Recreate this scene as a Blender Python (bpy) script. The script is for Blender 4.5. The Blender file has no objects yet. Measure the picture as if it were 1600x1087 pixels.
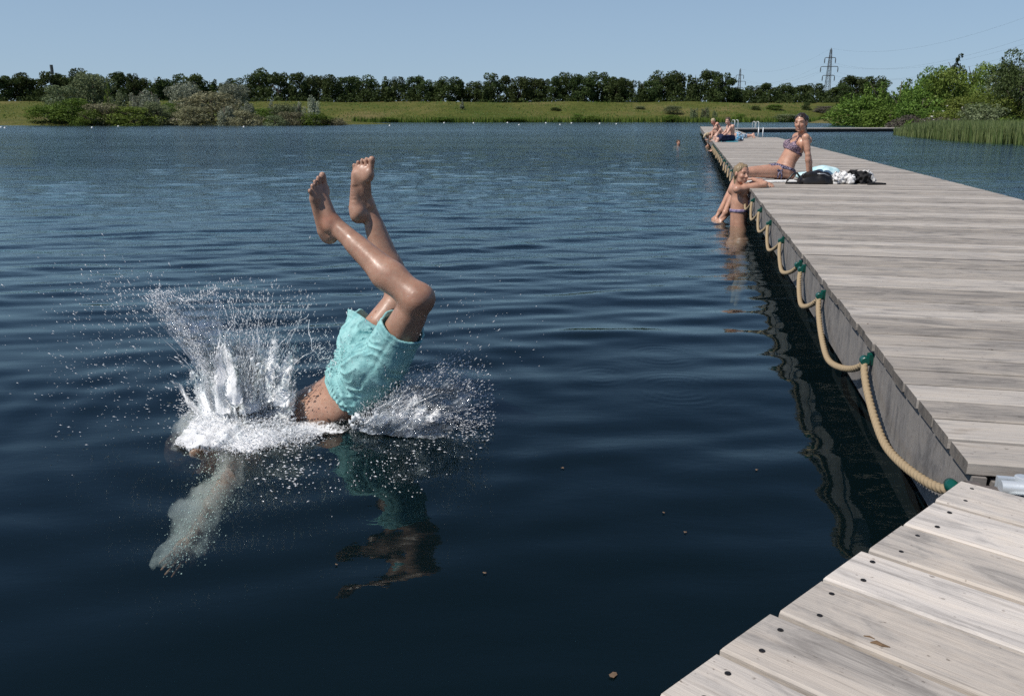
import bpy, math, random
import numpy as np
from mathutils import Vector, Matrix
R = math.radians
sc = bpy.context.scene
COL = sc.collection
rng = np.random.default_rng(7)
random.seed(7)
# ------------------------------------------------------------------ camera model
FPX, VH, CU, CV, CAMH = 1280.0, 181.0, 800.0, 543.5, 1.2
DECK = 0.43
PITCH = math.atan((CV - VH) / FPX)
SP, CP = math.sin(PITCH), math.cos(PITCH)
def ray(u, v):
    dx, dv = u - CU, v - CV
    return np.array([dx, -dv * SP + FPX * CP, -dv * CP - FPX * SP])
def Pz(u, v, z):
    d = ray(u, v); t = (z - CAMH) / d[2]
    return np.array([d[0] * t, d[1] * t, z])
def PY(u, v, Y):
    d = ray(u, v); t = Y / d[1]
    return np.array([d[0] * t, Y, CAMH + d[2] * t])
def Pplane(u, v, p0, n):
    d = ray(u, v); c = np.array([0, 0, CAMH])
    t = np.dot(np.asarray(p0) - c, n) / np.dot(d, n)
    return c + d * t
cam = bpy.data.cameras.new('camera'); camo = bpy.data.objects.new('camera', cam); COL.objects.link(camo)
cam.sensor_fit = 'HORIZONTAL'; cam.sensor_width = 36; cam.lens = 36 * FPX / 1600
cam.clip_start = 0.05; cam.clip_end = 6000
camo.location = (0, 0, CAMH); camo.rotation_euler = (math.pi / 2 - PITCH, 0, 0)
sc.camera = camo
# ------------------------------------------------------------------ light
SUN = np.array([-0.55, -0.27, 0.79]); SUN /= np.linalg.norm(SUN)
w = bpy.data.worlds.new('World'); sc.world = w; w.use_nodes = True
nt = w.node_tree; bg = nt.nodes['Background']
sky = nt.nodes.new('ShaderNodeTexSky'); sky.sky_type = 'NISHITA'; sky.sun_disc = False
sky.sun_elevation = math.asin(SUN[2]); sky.sun_rotation = math.atan2(SUN[0], SUN[1])
sky.air_density = 1.0; sky.dust_density = 0.0; sky.ozone_density = 3.0; sky.altitude = 2500
# a thin bluish haze layer evens the sky out towards the horizon
SKYS = 0.095
tcw = nt.nodes.new('ShaderNodeTexCoord'); sxw = nt.nodes.new('ShaderNodeSeparateXYZ'); nt.links.new(tcw.outputs['Generated'], sxw.inputs[0])
mrw = nt.nodes.new('ShaderNodeMapRange'); mrw.interpolation_type = 'SMOOTHSTEP'; nt.links.new(sxw.outputs[2], mrw.inputs[0])
for i_, v_ in ((1, 0.0), (2, 0.42), (3, 0.80), (4, 0.0)): mrw.inputs[i_].default_value = v_
mxw = nt.nodes.new('ShaderNodeMix'); mxw.data_type = 'RGBA'; nt.links.new(mrw.outputs[0], mxw.inputs[0]); nt.links.new(sky.outputs[0], mxw.inputs[6])
mxw.inputs[7].default_value = (0.335 / SKYS, 0.465 / SKYS, 0.61 / SKYS, 1)
nt.links.new(mxw.outputs[2], bg.inputs[0]); bg.inputs[1].default_value = SKYS
sl = bpy.data.lights.new('sun', 'SUN'); sl.energy = 4.3; sl.angle = R(0.5); sl.color = (1.0, 0.95, 0.88)
so = bpy.data.objects.new('sun', sl); COL.objects.link(so)
so.rotation_euler = Vector(-SUN).to_track_quat('-Z', 'Y').to_euler(); so.location = (-20, -10, 30)
sc.view_settings.view_transform = 'Standard'; sc.view_settings.look = 'None'
sc.view_settings.exposure = 0.0; sc.view_settings.gamma = 1
sc.render.engine = 'CYCLES'
sc.cycles.use_denoising = False   # a little grain, as in the photograph
try: sc.cycles.denoiser = 'OPENIMAGEDENOISE'
except Exception: pass
sc.cycles.max_bounces = 7; sc.cycles.transparent_max_bounces = 32
sc.cycles.diffuse_bounces = 4; sc.cycles.glossy_bounces = 3; sc.cycles.transmission_bounces = 5
sc.cycles.volume_bounces = 2; sc.cycles.caustics_reflective = False; sc.cycles.caustics_refractive = False
# ------------------------------------------------------------------ object helpers
def tag(o, label=None, cat=None, group=None, kind=None):
    if label: o['label'] = label
    if cat: o['category'] = cat
    if group: o['group'] = group
    if kind: o['kind'] = kind
    return o
def empty(name, loc=(0, 0, 0), rz=0, **k):
    o = bpy.data.objects.new(name, None); COL.objects.link(o)
    o.location = loc; o.rotation_euler = (0, 0, rz); o.empty_display_size = .1
    return tag(o, **k)
def meshobj(name, verts, faces, mats, parent=None, smooth=False, cols=None, midx=None, loc=None):
    """verts: Nx3, faces: array MxK (K=3/4) or a list of index lists"""
    me = bpy.data.meshes.new(name)
    V = np.asarray(verts, np.float32)
    if isinstance(faces, np.ndarray) and faces.ndim == 2:
        K = faces.shape[1]; n = len(faces)
        me.vertices.add(len(V)); me.vertices.foreach_set('co', V.ravel())
        me.loops.add(n * K); me.loops.foreach_set('vertex_index', faces.astype(np.int32).ravel())
        me.polygons.add(n)
        me.polygons.foreach_set('loop_start', np.arange(0, n * K, K, dtype=np.int32))
        me.polygons.foreach_set('loop_total', np.full(n, K, np.int32))
        me.update(calc_edges=True)
    else:
        me.from_pydata([tuple(map(float, p)) for p in V], [], [tuple(map(int, f)) for f in faces]); me.update()
    if cols is not None:
        a = me.color_attributes.new('Col', 'FLOAT_COLOR', 'POINT')
        c = np.ones((len(V), 4), np.float32); c[:, :3] = cols
        a.data.foreach_set('color', c.ravel())
    for m in (mats if isinstance(mats, (list, tuple)) else [mats]): me.materials.append(m)
    if midx is not None: me.polygons.foreach_set('material_index', np.asarray(midx, np.int32))
    me.polygons.foreach_set('use_smooth', np.full(len(me.polygons), bool(smooth)))
    o = bpy.data.objects.new(name, me); COL.objects.link(o)
    if parent is not None: o.parent = parent
    if loc is not None: o.location = loc
    return o
class MB:
    """collects polygons for ONE mesh"""
    def __init__(s): s.v = []; s.f = []
    def add(s, V, F):
        b = len(s.v); s.v += [tuple(map(float, p)) for p in V]; s.f += [tuple(b + int(i) for i in f) for f in F]
    def box(s, c, size, M=None, bev=0.0):
        c = np.array(c, float); h = np.array(size, float) / 2
        b = min(bev, h.min() * .9)
        if b <= 0:
            V = [(x, y, z) for x in (-h[0], h[0]) for y in (-h[1], h[1]) for z in (-h[2], h[2])]
            F = [(0, 1, 3, 2), (4, 6, 7, 5), (0, 4, 5, 1), (2, 3, 7, 6), (0, 2, 6, 4), (1, 5, 7, 3)]
        else:  # chamfered along x
            a, d = h[1], h[2]
            pr = [(-a + b, -d), (a - b, -d), (a, -d + b), (a, d - b), (a - b, d), (-a + b, d), (-a, d - b), (-a, -d + b)]
            V = [(-h[0], y, z) for y, z in pr] + [(h[0], y, z) for y, z in pr]
            F = [(i, i + 8, (i + 1) % 8 + 8, (i + 1) % 8) for i in range(8)]
            F += [tuple(range(7, -1, -1))[::-1], tuple(range(15, 7, -1))]
        V = np.array(V)
        if M is not None: V = V @ np.array(M).T
        s.add(V + c, F)
    def tube(s, pts, rad, n=8, cap=True):
        pts = np.array(pts, float); m = len(pts)
        rad = np.broadcast_to(rad, (m,)) if np.ndim(rad) < 2 else rad
        T = np.gradient(pts, axis=0); T /= np.linalg.norm(T, axis=1)[:, None] + 1e-12
        u = np.cross(T[0], [0, 0, 1.0])
        if np.linalg.norm(u) < 1e-3: u = np.cross(T[0], [1.0, 0, 0])
        V = []
        for i in range(m):
            u = u - T[i] * np.dot(u, T[i]); u /= np.linalg.norm(u) + 1e-12
            w_ = np.cross(T[i], u)
            for k in range(n):
                a = 2 * math.pi * k / n
                V.append(pts[i] + rad[i] * (math.cos(a) * u + math.sin(a) * w_))
        F = [(i * n + k, i * n + (k + 1) % n, (i + 1) * n + (k + 1) % n, (i + 1) * n + k) for i in range(m - 1) for k in range(n)]
        if cap: F += [tuple(range(n - 1, -1, -1)), tuple((m - 1) * n + k for k in range(n))]
        s.add(V, F)
    def build(s, name, mat_, parent=None, smooth=False, **k):
        return meshobj(name, np.array(s.v), s.f, mat_, parent, smooth, **k)
def children(o): return [c for c in list(bpy.data.objects) if c.parent == o]
def copy_tree(o, parent=None, kids=None):
    c = o.copy(); COL.objects.link(c)
    if parent is not None: c.parent = parent
    for ch in (kids if kids is not None else children(o)): copy_tree(ch, c)
    return c
def sines(P, n, freq, seed, aniso=(1, 1, 1)):
    """cheap smooth pseudo-noise in about [-1, 1] : sum of random sines"""
    g = np.random.default_rng(seed); out = np.zeros(P.shape[:-1], np.float32)
    for i in range(n):
        d = g.normal(size=3); d /= np.linalg.norm(d); k = d * np.array(aniso) * freq * g.uniform(.6, 1.6) * 2 * math.pi
        out += np.sin(P[..., 0] * k[0] + P[..., 1] * k[1] + P[..., 2] * k[2] + g.uniform(0, 6.28)).astype(np.float32)
    return out / math.sqrt(n) * .9
# ------------------------------------------------------------------ material helpers
def newmat(name):
    m = bpy.data.materials.new(name); m.use_nodes = True
    n = m.node_tree; n.nodes.clear()
    return m, n
def nd(n, t, **k):
    o = n.nodes.new(t)
    for a, b in k.items():
        if a.startswith('_'): setattr(o, a[1:], b)
        else:
            key = a.replace('__', ' ')
            if isinstance(b, bpy.types.NodeSocket): n.links.new(b, o.inputs[key])
            else: o.inputs[key].default_value = b
    return o
def ln(n, a, b): n.links.new(a, b)
def rgba(c): return (c[0], c[1], c[2], 1.0)
def ramp(n, fac, stops):
    r = n.nodes.new('ShaderNodeValToRGB'); ln(n, fac, r.inputs[0])
    e = r.color_ramp.elements
    while len(e) < len(stops): e.new(.5)
    for el, (p, c) in zip(e, stops):
        el.position = p; el.color = rgba(c) if len(c) == 3 else c
    return r.outputs[0]
def mixc(n, fac, a, b, mode='MIX'):
    x = n.nodes.new('ShaderNodeMix'); x.data_type = 'RGBA'; x.blend_type = mode
    for s, val in ((x.inputs[0], fac), (x.inputs[6], a), (x.inputs[7], b)):
        if isinstance(val, bpy.types.NodeSocket): ln(n, val, s)
        elif isinstance(val, (tuple, list)): s.default_value = rgba(val)
        else: s.default_value = val
    return x.outputs[2]
def noise(n, vec, scale, detail=4, rough=.55, dist=0):
    t = n.nodes.new('ShaderNodeTexNoise'); ln(n, vec, t.inputs['Vector'])
    t.inputs['Scale'].default_value = scale; t.inputs['Detail'].default_value = detail
    t.inputs['Roughness'].default_value = rough; t.inputs['Distortion'].default_value = dist
    return t.outputs['Fac']
def objco(n, scale=(1, 1, 1), which='Object'):
    t = n.nodes.new('ShaderNodeTexCoord'); m = n.nodes.new('ShaderNodeMapping')
    ln(n, t.outputs[which], m.inputs['Vector']); m.inputs['Scale'].default_value = scale
    return m.outputs[0]
def math_(n, op, a, b=None, clamp=False):
    x = n.nodes.new('ShaderNodeMath'); x.operation = op; x.use_clamp = clamp
    for i, val in enumerate((a, b)):
        if val is None: continue
        if isinstance(val, bpy.types.NodeSocket): ln(n, val, x.inputs[i])
        else: x.inputs[i].default_value = val
    return x.outputs[0]
def bump(n, h, strength=.3, dist=.01, normal=None):
    b = n.nodes.new('ShaderNodeBump'); ln(n, h, b.inputs['Height'])
    b.inputs['Strength'].default_value = strength; b.inputs['Distance'].default_value = dist
    if normal is not None: ln(n, normal, b.inputs['Normal'])
    return b.outputs[0]
def out(n, surf, vol=None):
    o = n.nodes.new('ShaderNodeOutputMaterial'); ln(n, surf, o.inputs['Surface'])
    if vol is not None: ln(n, vol, o.inputs['Volume'])
def simple(name, col, rough=.6, metal=0, var=.15, scale=20, bmp=.15, bd=.003, which='Object'):
    m, n = newmat(name); co = objco(n, which=which)
    f = noise(n, co, scale, 5)
    c = mixc(n, f, tuple(x * (1 - var) for x in col), tuple(min(1, x * (1 + var)) for x in col))
    p = nd(n, 'ShaderNodeBsdfPrincipled', Base__Color=c, Roughness=rough, Metallic=metal)
    ln(n, bump(n, noise(n, co, scale * 3, 3), bmp, bd), p.inputs['Normal']); out(n, p.outputs[0]); return m
def m_wood(name, tone_a, tone_b, warm, scale=1.0, gap_dark=.35):
    m, n = newmat(name)
    geo = n.nodes.new('ShaderNodeNewGeometry'); rnd = geo.outputs['Random Per Island']
    tc = n.nodes.new('ShaderNodeTexCoord')
    off = n.nodes.new('ShaderNodeVectorMath'); off.operation = 'ADD'
    cx = n.nodes.new('ShaderNodeCombineXYZ'); ln(n, math_(n, 'MULTIPLY', rnd, 37.0), cx.inputs[0]); ln(n, math_(n, 'MULTIPLY', rnd, 91.0), cx.inputs[2])
    ln(n, tc.outputs['Object'], off.inputs[0]); ln(n, cx.outputs[0], off.inputs[1])
    def mp(s):
        q = n.nodes.new('ShaderNodeMapping'); ln(n, off.outputs[0], q.inputs['Vector']); q.inputs['Scale'].default_value = s; return q.outputs[0]
    grain = noise(n, mp((2.2, 60, 20)), 1.6 * scale, 7, .68, .5)
    fine = noise(n, mp((7, 240, 60)), 1.0 * scale, 5, .7, .2)
    patch = noise(n, mp((2.2, 8, 4)), 1.5 * scale, 6, .66, 1.2)
    stain = noise(n, mp((4, 9, 4)), 1.7 * scale, 4, .6, .6)
    c = mixc(n, rnd, tone_a, tone_b)
    g = ramp(n, grain, [(.28, (.60, .585, .57)), (.48, (.95, .95, .95)), (.72, (1.12, 1.115, 1.10))])
    c = mixc(n, .85, c, g, 'MULTIPLY')
    pt = ramp(n, patch, [(.33, (.50, .49, .49)), (.47, (.90, .89, .885)), (.66, (1.25, 1.24, 1.22))])
    c = mixc(n, .8, c, pt, 'MULTIPLY')
    c = mixc(n, ramp(n, patch, [(.42, (0, 0, 0)), (.72, (.62, .62, .62))]), c, warm)
    st = ramp(n, stain, [(.60, (1, 1, 1)), (.74, (.62, .58, .54))])
    c = mixc(n, .65, c, st, 'MULTIPLY')
    sp_ = ramp(n, noise(n, mp((38, 60, 38)), 1.6 * scale, 2, .5), [(.24, (.35, .32, .30)), (.31, (1, 1, 1))]); c = mixc(n, .8, c, sp_, 'MULTIPLY')
    fl = ramp(n, fine, [(.28, (.55, .54, .53)), (.42, (1, 1, 1))])
    c = mixc(n, .8, c, fl, 'MULTIPLY')
    p = nd(n, 'ShaderNodeBsdfPrincipled', Base__Color=c, Roughness=.78)
    p.inputs['Specular IOR Level'].default_value = .25
    h = math_(n, 'ADD', grain, math_(n, 'MULTIPLY', fine, .5))
    ln(n, bump(n, h, .45, .004), p.inputs['Normal']); out(n, p.outputs[0]); return m
def m_skin(name, base, rough=.42, wet_=False):
    """base * painted body colours (lips, brows), slight mottling"""
    m, n = newmat(name); co = objco(n)
    at = n.nodes.new('ShaderNodeAttribute'); at.attribute_name = 'Col'
    f = noise(n, co, 14, 5, .6); g = noise(n, co, 90, 3, .6)
    c = mixc(n, ramp(n, f, [(.32, (0, 0, 0)), (.68, (1, 1, 1))]), tuple(x * .74 for x in base), tuple(min(1, x * 1.2) for x in base))
    c = mixc(n, ramp(n, g, [(.35, (.55, .55, .55)), (.7, (0, 0, 0))]), c, (base[0] * .95, base[1] * .72, base[2] * .66))
    c = mixc(n, 1.0, c, at.outputs['Color'], 'MULTIPLY')
    p = nd(n, 'ShaderNodeBsdfPrincipled', Base__Color=c, Roughness=rough)
    p.inputs['Subsurface Weight'].default_value = .06
    p.inputs['Subsurface Radius'].default_value = (.012, .005, .003); p.inputs['Subsurface Scale'].default_value = .6
    p.inputs['Coat Weight'].default_value = .07 if wet_ else .04; p.inputs['Coat Roughness'].default_value = .25
    wet = noise(n, co, 26, 3, .6); ln(n, ramp(n, wet, [(.45, (.52, .52, .52)), (.62, (.32, .32, .32) if wet_ else (.38, .38, .38))]), p.inputs['Roughness'])
    ln(n, bump(n, math_(n, 'ADD', g, math_(n, 'MULTIPLY', f, 1.6)), .13, .004), p.inputs['Normal']); out(n, p.outputs[0]); return m
def m_leaf(name, dark, light, trans=.25):
    m, n = newmat(name)
    at = n.nodes.new('ShaderNodeAttribute'); at.attribute_name = 'Col'
    oi = n.nodes.new('ShaderNodeObjectInfo')
    sep = n.nodes.new('ShaderNodeSeparateColor'); ln(n, at.outputs['Color'], sep.inputs[0])
    c = mixc(n, sep.outputs[0], dark, light)
    v = n.nodes.new('ShaderNodeHueSaturation'); ln(n, c, v.inputs['Color'])
    ln(n, math_(n, 'ADD', .485, math_(n, 'MULTIPLY', oi.outputs['Random'], .03)), v.inputs['Hue'])
    ln(n, math_(n, 'ADD', .8, math_(n, 'MULTIPLY', oi.outputs['Random'], .4)), v.inputs['Value'])
    d = nd(n, 'ShaderNodeBsdfDiffuse', Color=v.outputs[0]); t = nd(n, 'ShaderNodeBsdfTranslucent', Color=v.outputs[0])
    g = nd(n, 'ShaderNodeBsdfGlossy', Color=(.5, .55, .5, 1), Roughness=.45)
    mx = n.nodes.new('ShaderNodeMixShader'); mx.inputs[0].default_value = trans; ln(n, d.outputs[0], mx.inputs[1]); ln(n, t.outputs[0], mx.inputs[2])
    m2 = n.nodes.new('ShaderNodeMixShader'); m2.inputs[0].default_value = .015; ln(n, mx.outputs[0], m2.inputs[1]); ln(n, g.outputs[0], m2.inputs[2])
    out(n, m2.outputs[0]); return m
# ------------------------------------------------------------------ signed-distance sculpting
class Field:
    def __init__(s, lo, hi, vox):
        s.lo = np.array(lo, float); s.vox = vox
        s.n = np.ceil((np.array(hi, float) - s.lo) / vox).astype(int) + 1
        s.f = np.full(s.n, .3, np.float32)
        s.ax = [(s.lo[i] + vox * np.arange(s.n[i])).astype(np.float32) for i in range(3)]
    def sub(s, lo, hi):
        sl_ = []
        for i in range(3):
            a = int(max(0, math.floor((lo[i] - s.lo[i]) / s.vox))); b = int(min(s.n[i], math.ceil((hi[i] - s.lo[i]) / s.vox) + 1))
            if b <= a: return None
            sl_.append(slice(a, b))
        return tuple(sl_)
    def xyz(s, sl_):
        return s.ax[0][sl_[0]][:, None, None], s.ax[1][sl_[1]][None, :, None], s.ax[2][sl_[2]][None, None, :]
    def comb(s, sl_, d, k, mode):
        f = s.f[sl_]
        if mode == 'sub':
            h = np.clip(.5 - .5 * (f + d) / k, 0, 1); s.f[sl_] = f * (1 - h) - d * h + k * h * (1 - h)
        else:
            h = np.clip(.5 + .5 * (f - d) / k, 0, 1); s.f[sl_] = f * (1 - h) + d * h - k * h * (1 - h)
    def cap(s, a, b, r1, r2=None, k=.02, mode='add'):
        r2 = r1 if r2 is None else r2; a = np.array(a, float); b = np.array(b, float); m = max(r1, r2) + k + 3 * s.vox
        sl_ = s.sub(np.minimum(a, b) - m, np.maximum(a, b) + m)
        if sl_ is None: return
        X, Y, Z = s.xyz(sl_); ab = b - a; L = max(1e-9, float(ab @ ab))
        t = np.clip(((X - a[0]) * ab[0] + (Y - a[1]) * ab[1] + (Z - a[2]) * ab[2]) / L, 0, 1)
        d = np.sqrt((X - a[0] - t * ab[0]) ** 2 + (Y - a[1] - t * ab[1]) ** 2 + (Z - a[2] - t * ab[2]) ** 2) - (r1 + (r2 - r1) * t)
        s.comb(sl_, d.astype(np.float32), k, mode)
    def ell(s, c, r, B=None, k=.02, mode='add'):
        """B: 3 unit axes as rows"""
        c = np.array(c, float); r = np.array(r, float); B = np.eye(3) if B is None else np.array(B, float)
        m = r.max() + k + 3 * s.vox
        sl_ = s.sub(c - m, c + m)
        if sl_ is None: return
        X, Y, Z = s.xyz(sl_); q = [(X - c[0]) * B[i][0] + (Y - c[1]) * B[i][1] + (Z - c[2]) * B[i][2] for i in range(3)]
        k0 = np.sqrt(sum((q[i] / r[i]) ** 2 for i in range(3))); k1 = np.sqrt(sum((q[i] / r[i] ** 2) ** 2 for i in range(3))) + 1e-9
        s.comb(sl_, (k0 * (k0 - 1) / k1).astype(np.float32), k, mode)
    def pts(s): return np.stack(np.meshgrid(*s.ax, indexing='ij'), -1)
    def mesh(s, f=None):
        f = s.f if f is None else f
        return nets(f, s.lo, s.vox)
def nets(f, lo, vox):
    f = f.copy(); b = .3
    f[0], f[-1] = b, b; f[:, 0], f[:, -1] = b, b; f[:, :, 0], f[:, :, -1] = b, b
    s = f < 0; c = np.zeros(np.array(f.shape) - 1, np.uint8)
    for i in (0, 1):
        for j in (0, 1):
            for k in (0, 1):
                c += s[i:f.shape[0] - 1 + i, j:f.shape[1] - 1 + j, k:f.shape[2] - 1 + k]
    I = np.argwhere((c > 0) & (c < 8)); idx = np.full(c.shape, -1, np.int32); idx[tuple(I.T)] = np.arange(len(I))
    acc = np.zeros((len(I), 3), np.float32); cnt = np.zeros(len(I), np.float32)
    cor = [(i, j, k) for i in (0, 1) for j in (0, 1) for k in (0, 1)]
    for p in cor:
        for ax in range(3):
            if p[ax]: continue
            q = list(p); q[ax] = 1
            fa = f[tuple((I + p).T)]; fb = f[tuple((I + q).T)]
            m = (fa < 0) != (fb < 0); t = np.where(m, fa / np.where(m, fa - fb, 1), 0)
            pos = np.tile(np.array(p, np.float32), (len(I), 1)); pos[:, ax] += t
            acc[m] += pos[m]; cnt += m
    V = (I + acc / np.maximum(cnt, 1)[:, None]) * vox + lo
    F = []
    for ax in range(3):
        o1, o2 = [(1, 2), (2, 0), (0, 1)][ax]
        sa = [slice(None)] * 3; sb = [slice(None)] * 3; sa[ax] = slice(0, -1); sb[ax] = slice(1, None)
        x = s[tuple(sa)] != s[tuple(sb)]
        E_ = np.argwhere(x); E_ = E_[(E_[:, o1] > 0) & (E_[:, o2] > 0) & (E_[:, o1] < c.shape[o1]) & (E_[:, o2] < c.shape[o2])]
        d1 = np.zeros(3, int); d1[o1] = 1; d2 = np.zeros(3, int); d2[o2] = 1
        q = np.stack([idx[tuple((E_ - d1 - d2).T)], idx[tuple((E_ - d2).T)], idx[tuple(E_.T)], idx[tuple((E_ - d1).T)]], 1)
        fl = ~s[tuple(E_.T)]; q[fl] = q[fl][:, ::-1]; F.append(q)
    F = np.concatenate(F); F = F[(F >= 0).all(1)]
    return V.astype(np.float32), F
def nrm(v): v = np.array(v, float); return v / (np.linalg.norm(v) + 1e-12)
def lerp(a, b, t): return np.array(a, float) * (1 - t) + np.array(b, float) * t
# ================================================================== MATERIALS
M_NEAR = m_wood('near_deck_wood', (.40, .37, .335), (.70, .655, .605), (.54, .455, .37), 1.0)
M_DECK = m_wood('weathered_deck_wood', (.275, .253, .228), (.52, .485, .442), (.42, .36, .295), 1.0)
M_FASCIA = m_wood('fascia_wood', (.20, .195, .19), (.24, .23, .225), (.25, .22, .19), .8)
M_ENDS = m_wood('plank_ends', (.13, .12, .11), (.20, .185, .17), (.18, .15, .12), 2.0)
M_FLOAT = simple('black_float', (.012, .013, .014), .5, 0, .4, 9)
M_STEELB = simple('brown_steel', (.16, .135, .12), .55, .3, .3, 40)
M_GALV = simple('galvanised_steel', (.58, .62, .65), .36, .35, .10, 60, .05)
M_SCREW = simple('dark_screw', (.045, .042, .042), .45, .6, .3, 200)
M_CLAMP = simple('green_plastic', (.004, .075, .058), .3, 0, .25, 60)
M_WHITEM = simple('white_metal', (.78, .80, .80), .4, 0, .05, 30)
M_DARKM = simple('dark_metal', (.10, .11, .115), .6, .4, .2, 3)
def m_rope():
    m, n = newmat('rope_fibre'); co = objco(n)
    f = noise(n, co, 160, 4, .7); g = noise(n, co, 9, 3)
    c = mixc(n, f, (.24, .17, .095), (.46, .355, .22)); c = mixc(n, g, c, (.36, .28, .18))
    p = nd(n, 'ShaderNodeBsdfPrincipled', Base__Color=c, Roughness=.85)
    p.inputs['Specular IOR Level'].default_value = .2
    ln(n, bump(n, f, .5, .002), p.inputs['Normal']); out(n, p.outputs[0]); return m
M_ROPE = m_rope()
# ---- water : fresnel mix of a clear surface and mirror, absorbing green-black body
def m_water():
    m, n = newmat('lake_water')
    tc = n.nodes.new('ShaderNodeTexCoord'); P = tc.outputs['Object']
    sep = n.nodes.new('ShaderNodeSeparateXYZ'); ln(n, P, sep.inputs[0])
    def mp(s, rz=0):
        q = n.nodes.new('ShaderNodeMapping'); ln(n, P, q.inputs['Vector']); q.inputs['Scale'].default_value = s; q.inputs['Rotation'].default_value = (0, 0, rz); return q.outputs[0]
    far = nd(n, 'ShaderNodeMapRange', Value=sep.outputs[1]); far.inputs[1].default_value = 5; far.inputs[2].default_value = 22; far.inputs[3].default_value = .04; far.inputs[4].default_value = 1
    gust = ramp(n, noise(n, mp((.05, .12, 1)), 1.0, 3, .6), [(.35, (.75, .75, .75)), (.65, (1.15, 1.15, 1.15))])
    a = noise(n, mp((.55, 1.25, 1), .12), 1.0, 8, .56, .15)
    b = noise(n, mp((2.6, 6.0, 1), -.15), 1.0, 4, .6, .2)
    h = math_(n, 'ADD', math_(n, 'MULTIPLY', a, .115), math_(n, 'MULTIPLY', b, .045))
    h = math_(n, 'MULTIPLY', math_(n, 'MULTIPLY', h, far.outputs[0]), gust)
    nb = bump(n, h, 1.0, 1.0)
    rg = nd(n, 'ShaderNodeMapRange', Value=sep.outputs[1]); rg.inputs[1].default_value = 8; rg.inputs[2].default_value = 70; rg.inputs[3].default_value = .012; rg.inputs[4].default_value = .14
    fr = nd(n, 'ShaderNodeFresnel', IOR=1.37, Normal=nb)
    gl = nd(n, 'ShaderNodeBsdfGlossy', Color=(.87, 1, 1, 1), Roughness=rg.outputs[0], Normal=nb)
    tr0 = nd(n, 'ShaderNodeBsdfTransparent', Color=(.97, .985, .985, 1)); df = nd(n, 'ShaderNodeBsdfDiffuse', Color=(.14, .38, .48, 1))
    tr = n.nodes.new('ShaderNodeMixShader'); tr.inputs[0].default_value = .015; ln(n, tr0.outputs[0], tr.inputs[1]); ln(n, df.outputs[0], tr.inputs[2])
    mx = n.nodes.new('ShaderNodeMixShader'); ln(n, fr.outputs[0], mx.inputs[0]); ln(n, tr.outputs[0], mx.inputs[1]); ln(n, gl.outputs[0], mx.inputs[2])
    va = nd(n, 'ShaderNodeVolumeAbsorption', Color=(.40, .60, .60, 1), Density=.60)
    out(n, mx.outputs[0], va.outputs[0]); return m
M_WATER = m_water()
def m_ground():
    m, n = newmat('meadow_ground'); co = objco(n)
    a = noise(n, co, .05, 5, .6); b = noise(n, co, .5, 6, .7); c_ = noise(n, co, 2.5, 4, .7)
    c = ramp(n, a, [(.3, (.085, .105, .022)), (.5, (.13, .135, .036)), (.66, (.20, .165, .07))])
    c = mixc(n, .75, c, ramp(n, b, [(.3, (.5, .62, .45)), (.55, (1, 1, 1)), (.75, (1.25, 1.15, 1.0))]), 'MULTIPLY')
    c = mixc(n, .5, c, ramp(n, c_, [(.3, (.5, .55, .5)), (.7, (1.2, 1.2, 1.2))]), 'MULTIPLY')
    p = nd(n, 'ShaderNodeBsdfPrincipled', Base__Color=c, Roughness=.95)
    p.inputs['Specular IOR Level'].default_value = .1
    ln(n, bump(n, math_(n, 'ADD', b, c_), 1.0, .35), p.inputs['Normal']); out(n, p.outputs[0]); return m
M_GROUND = m_ground()
M_BED = simple('lake_mud', (.012, .016, .014), .9, 0, .4, 1)
M_SAND = simple('pale_sand', (.50, .44, .36), .9, 0, .2, 2)
M_BARK = simple('bark', (.075, .06, .045), .9, 0, .4, 6, .5, .05)
L_DARK = m_leaf('dark_leaves', (.020, .036, .012), (.10, .135, .045), .25)
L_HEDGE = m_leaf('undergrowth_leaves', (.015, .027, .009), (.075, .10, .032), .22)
L_GREEN = m_leaf('green_leaves', (.06, .11, .02), (.17, .25, .05))
L_BRIGHT = m_leaf('bright_leaves', (.085, .14, .024), (.22, .28, .065))
L_SILVER = m_leaf('silver_leaves', (.15, .175, .115), (.42, .45, .34))
L_GREYG = m_leaf('grey_green_leaves', (.10, .135, .06), (.27, .31, .17))
L_TAN = m_leaf('tan_leaves', (.135, .135, .075), (.32, .30, .185))
L_PURP = m_leaf('grey_purple_leaves', (.085, .075, .06), (.21, .185, .16))
L_CONE = m_leaf('conifer_leaves', (.018, .032, .012), (.05, .075, .028))
L_REED = m_leaf('reed_leaves', (.12, .20, .06), (.36, .43, .19), .38)
L_BLOSSOM = simple('white_blossom', (.75, .74, .64), .8)
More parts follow.
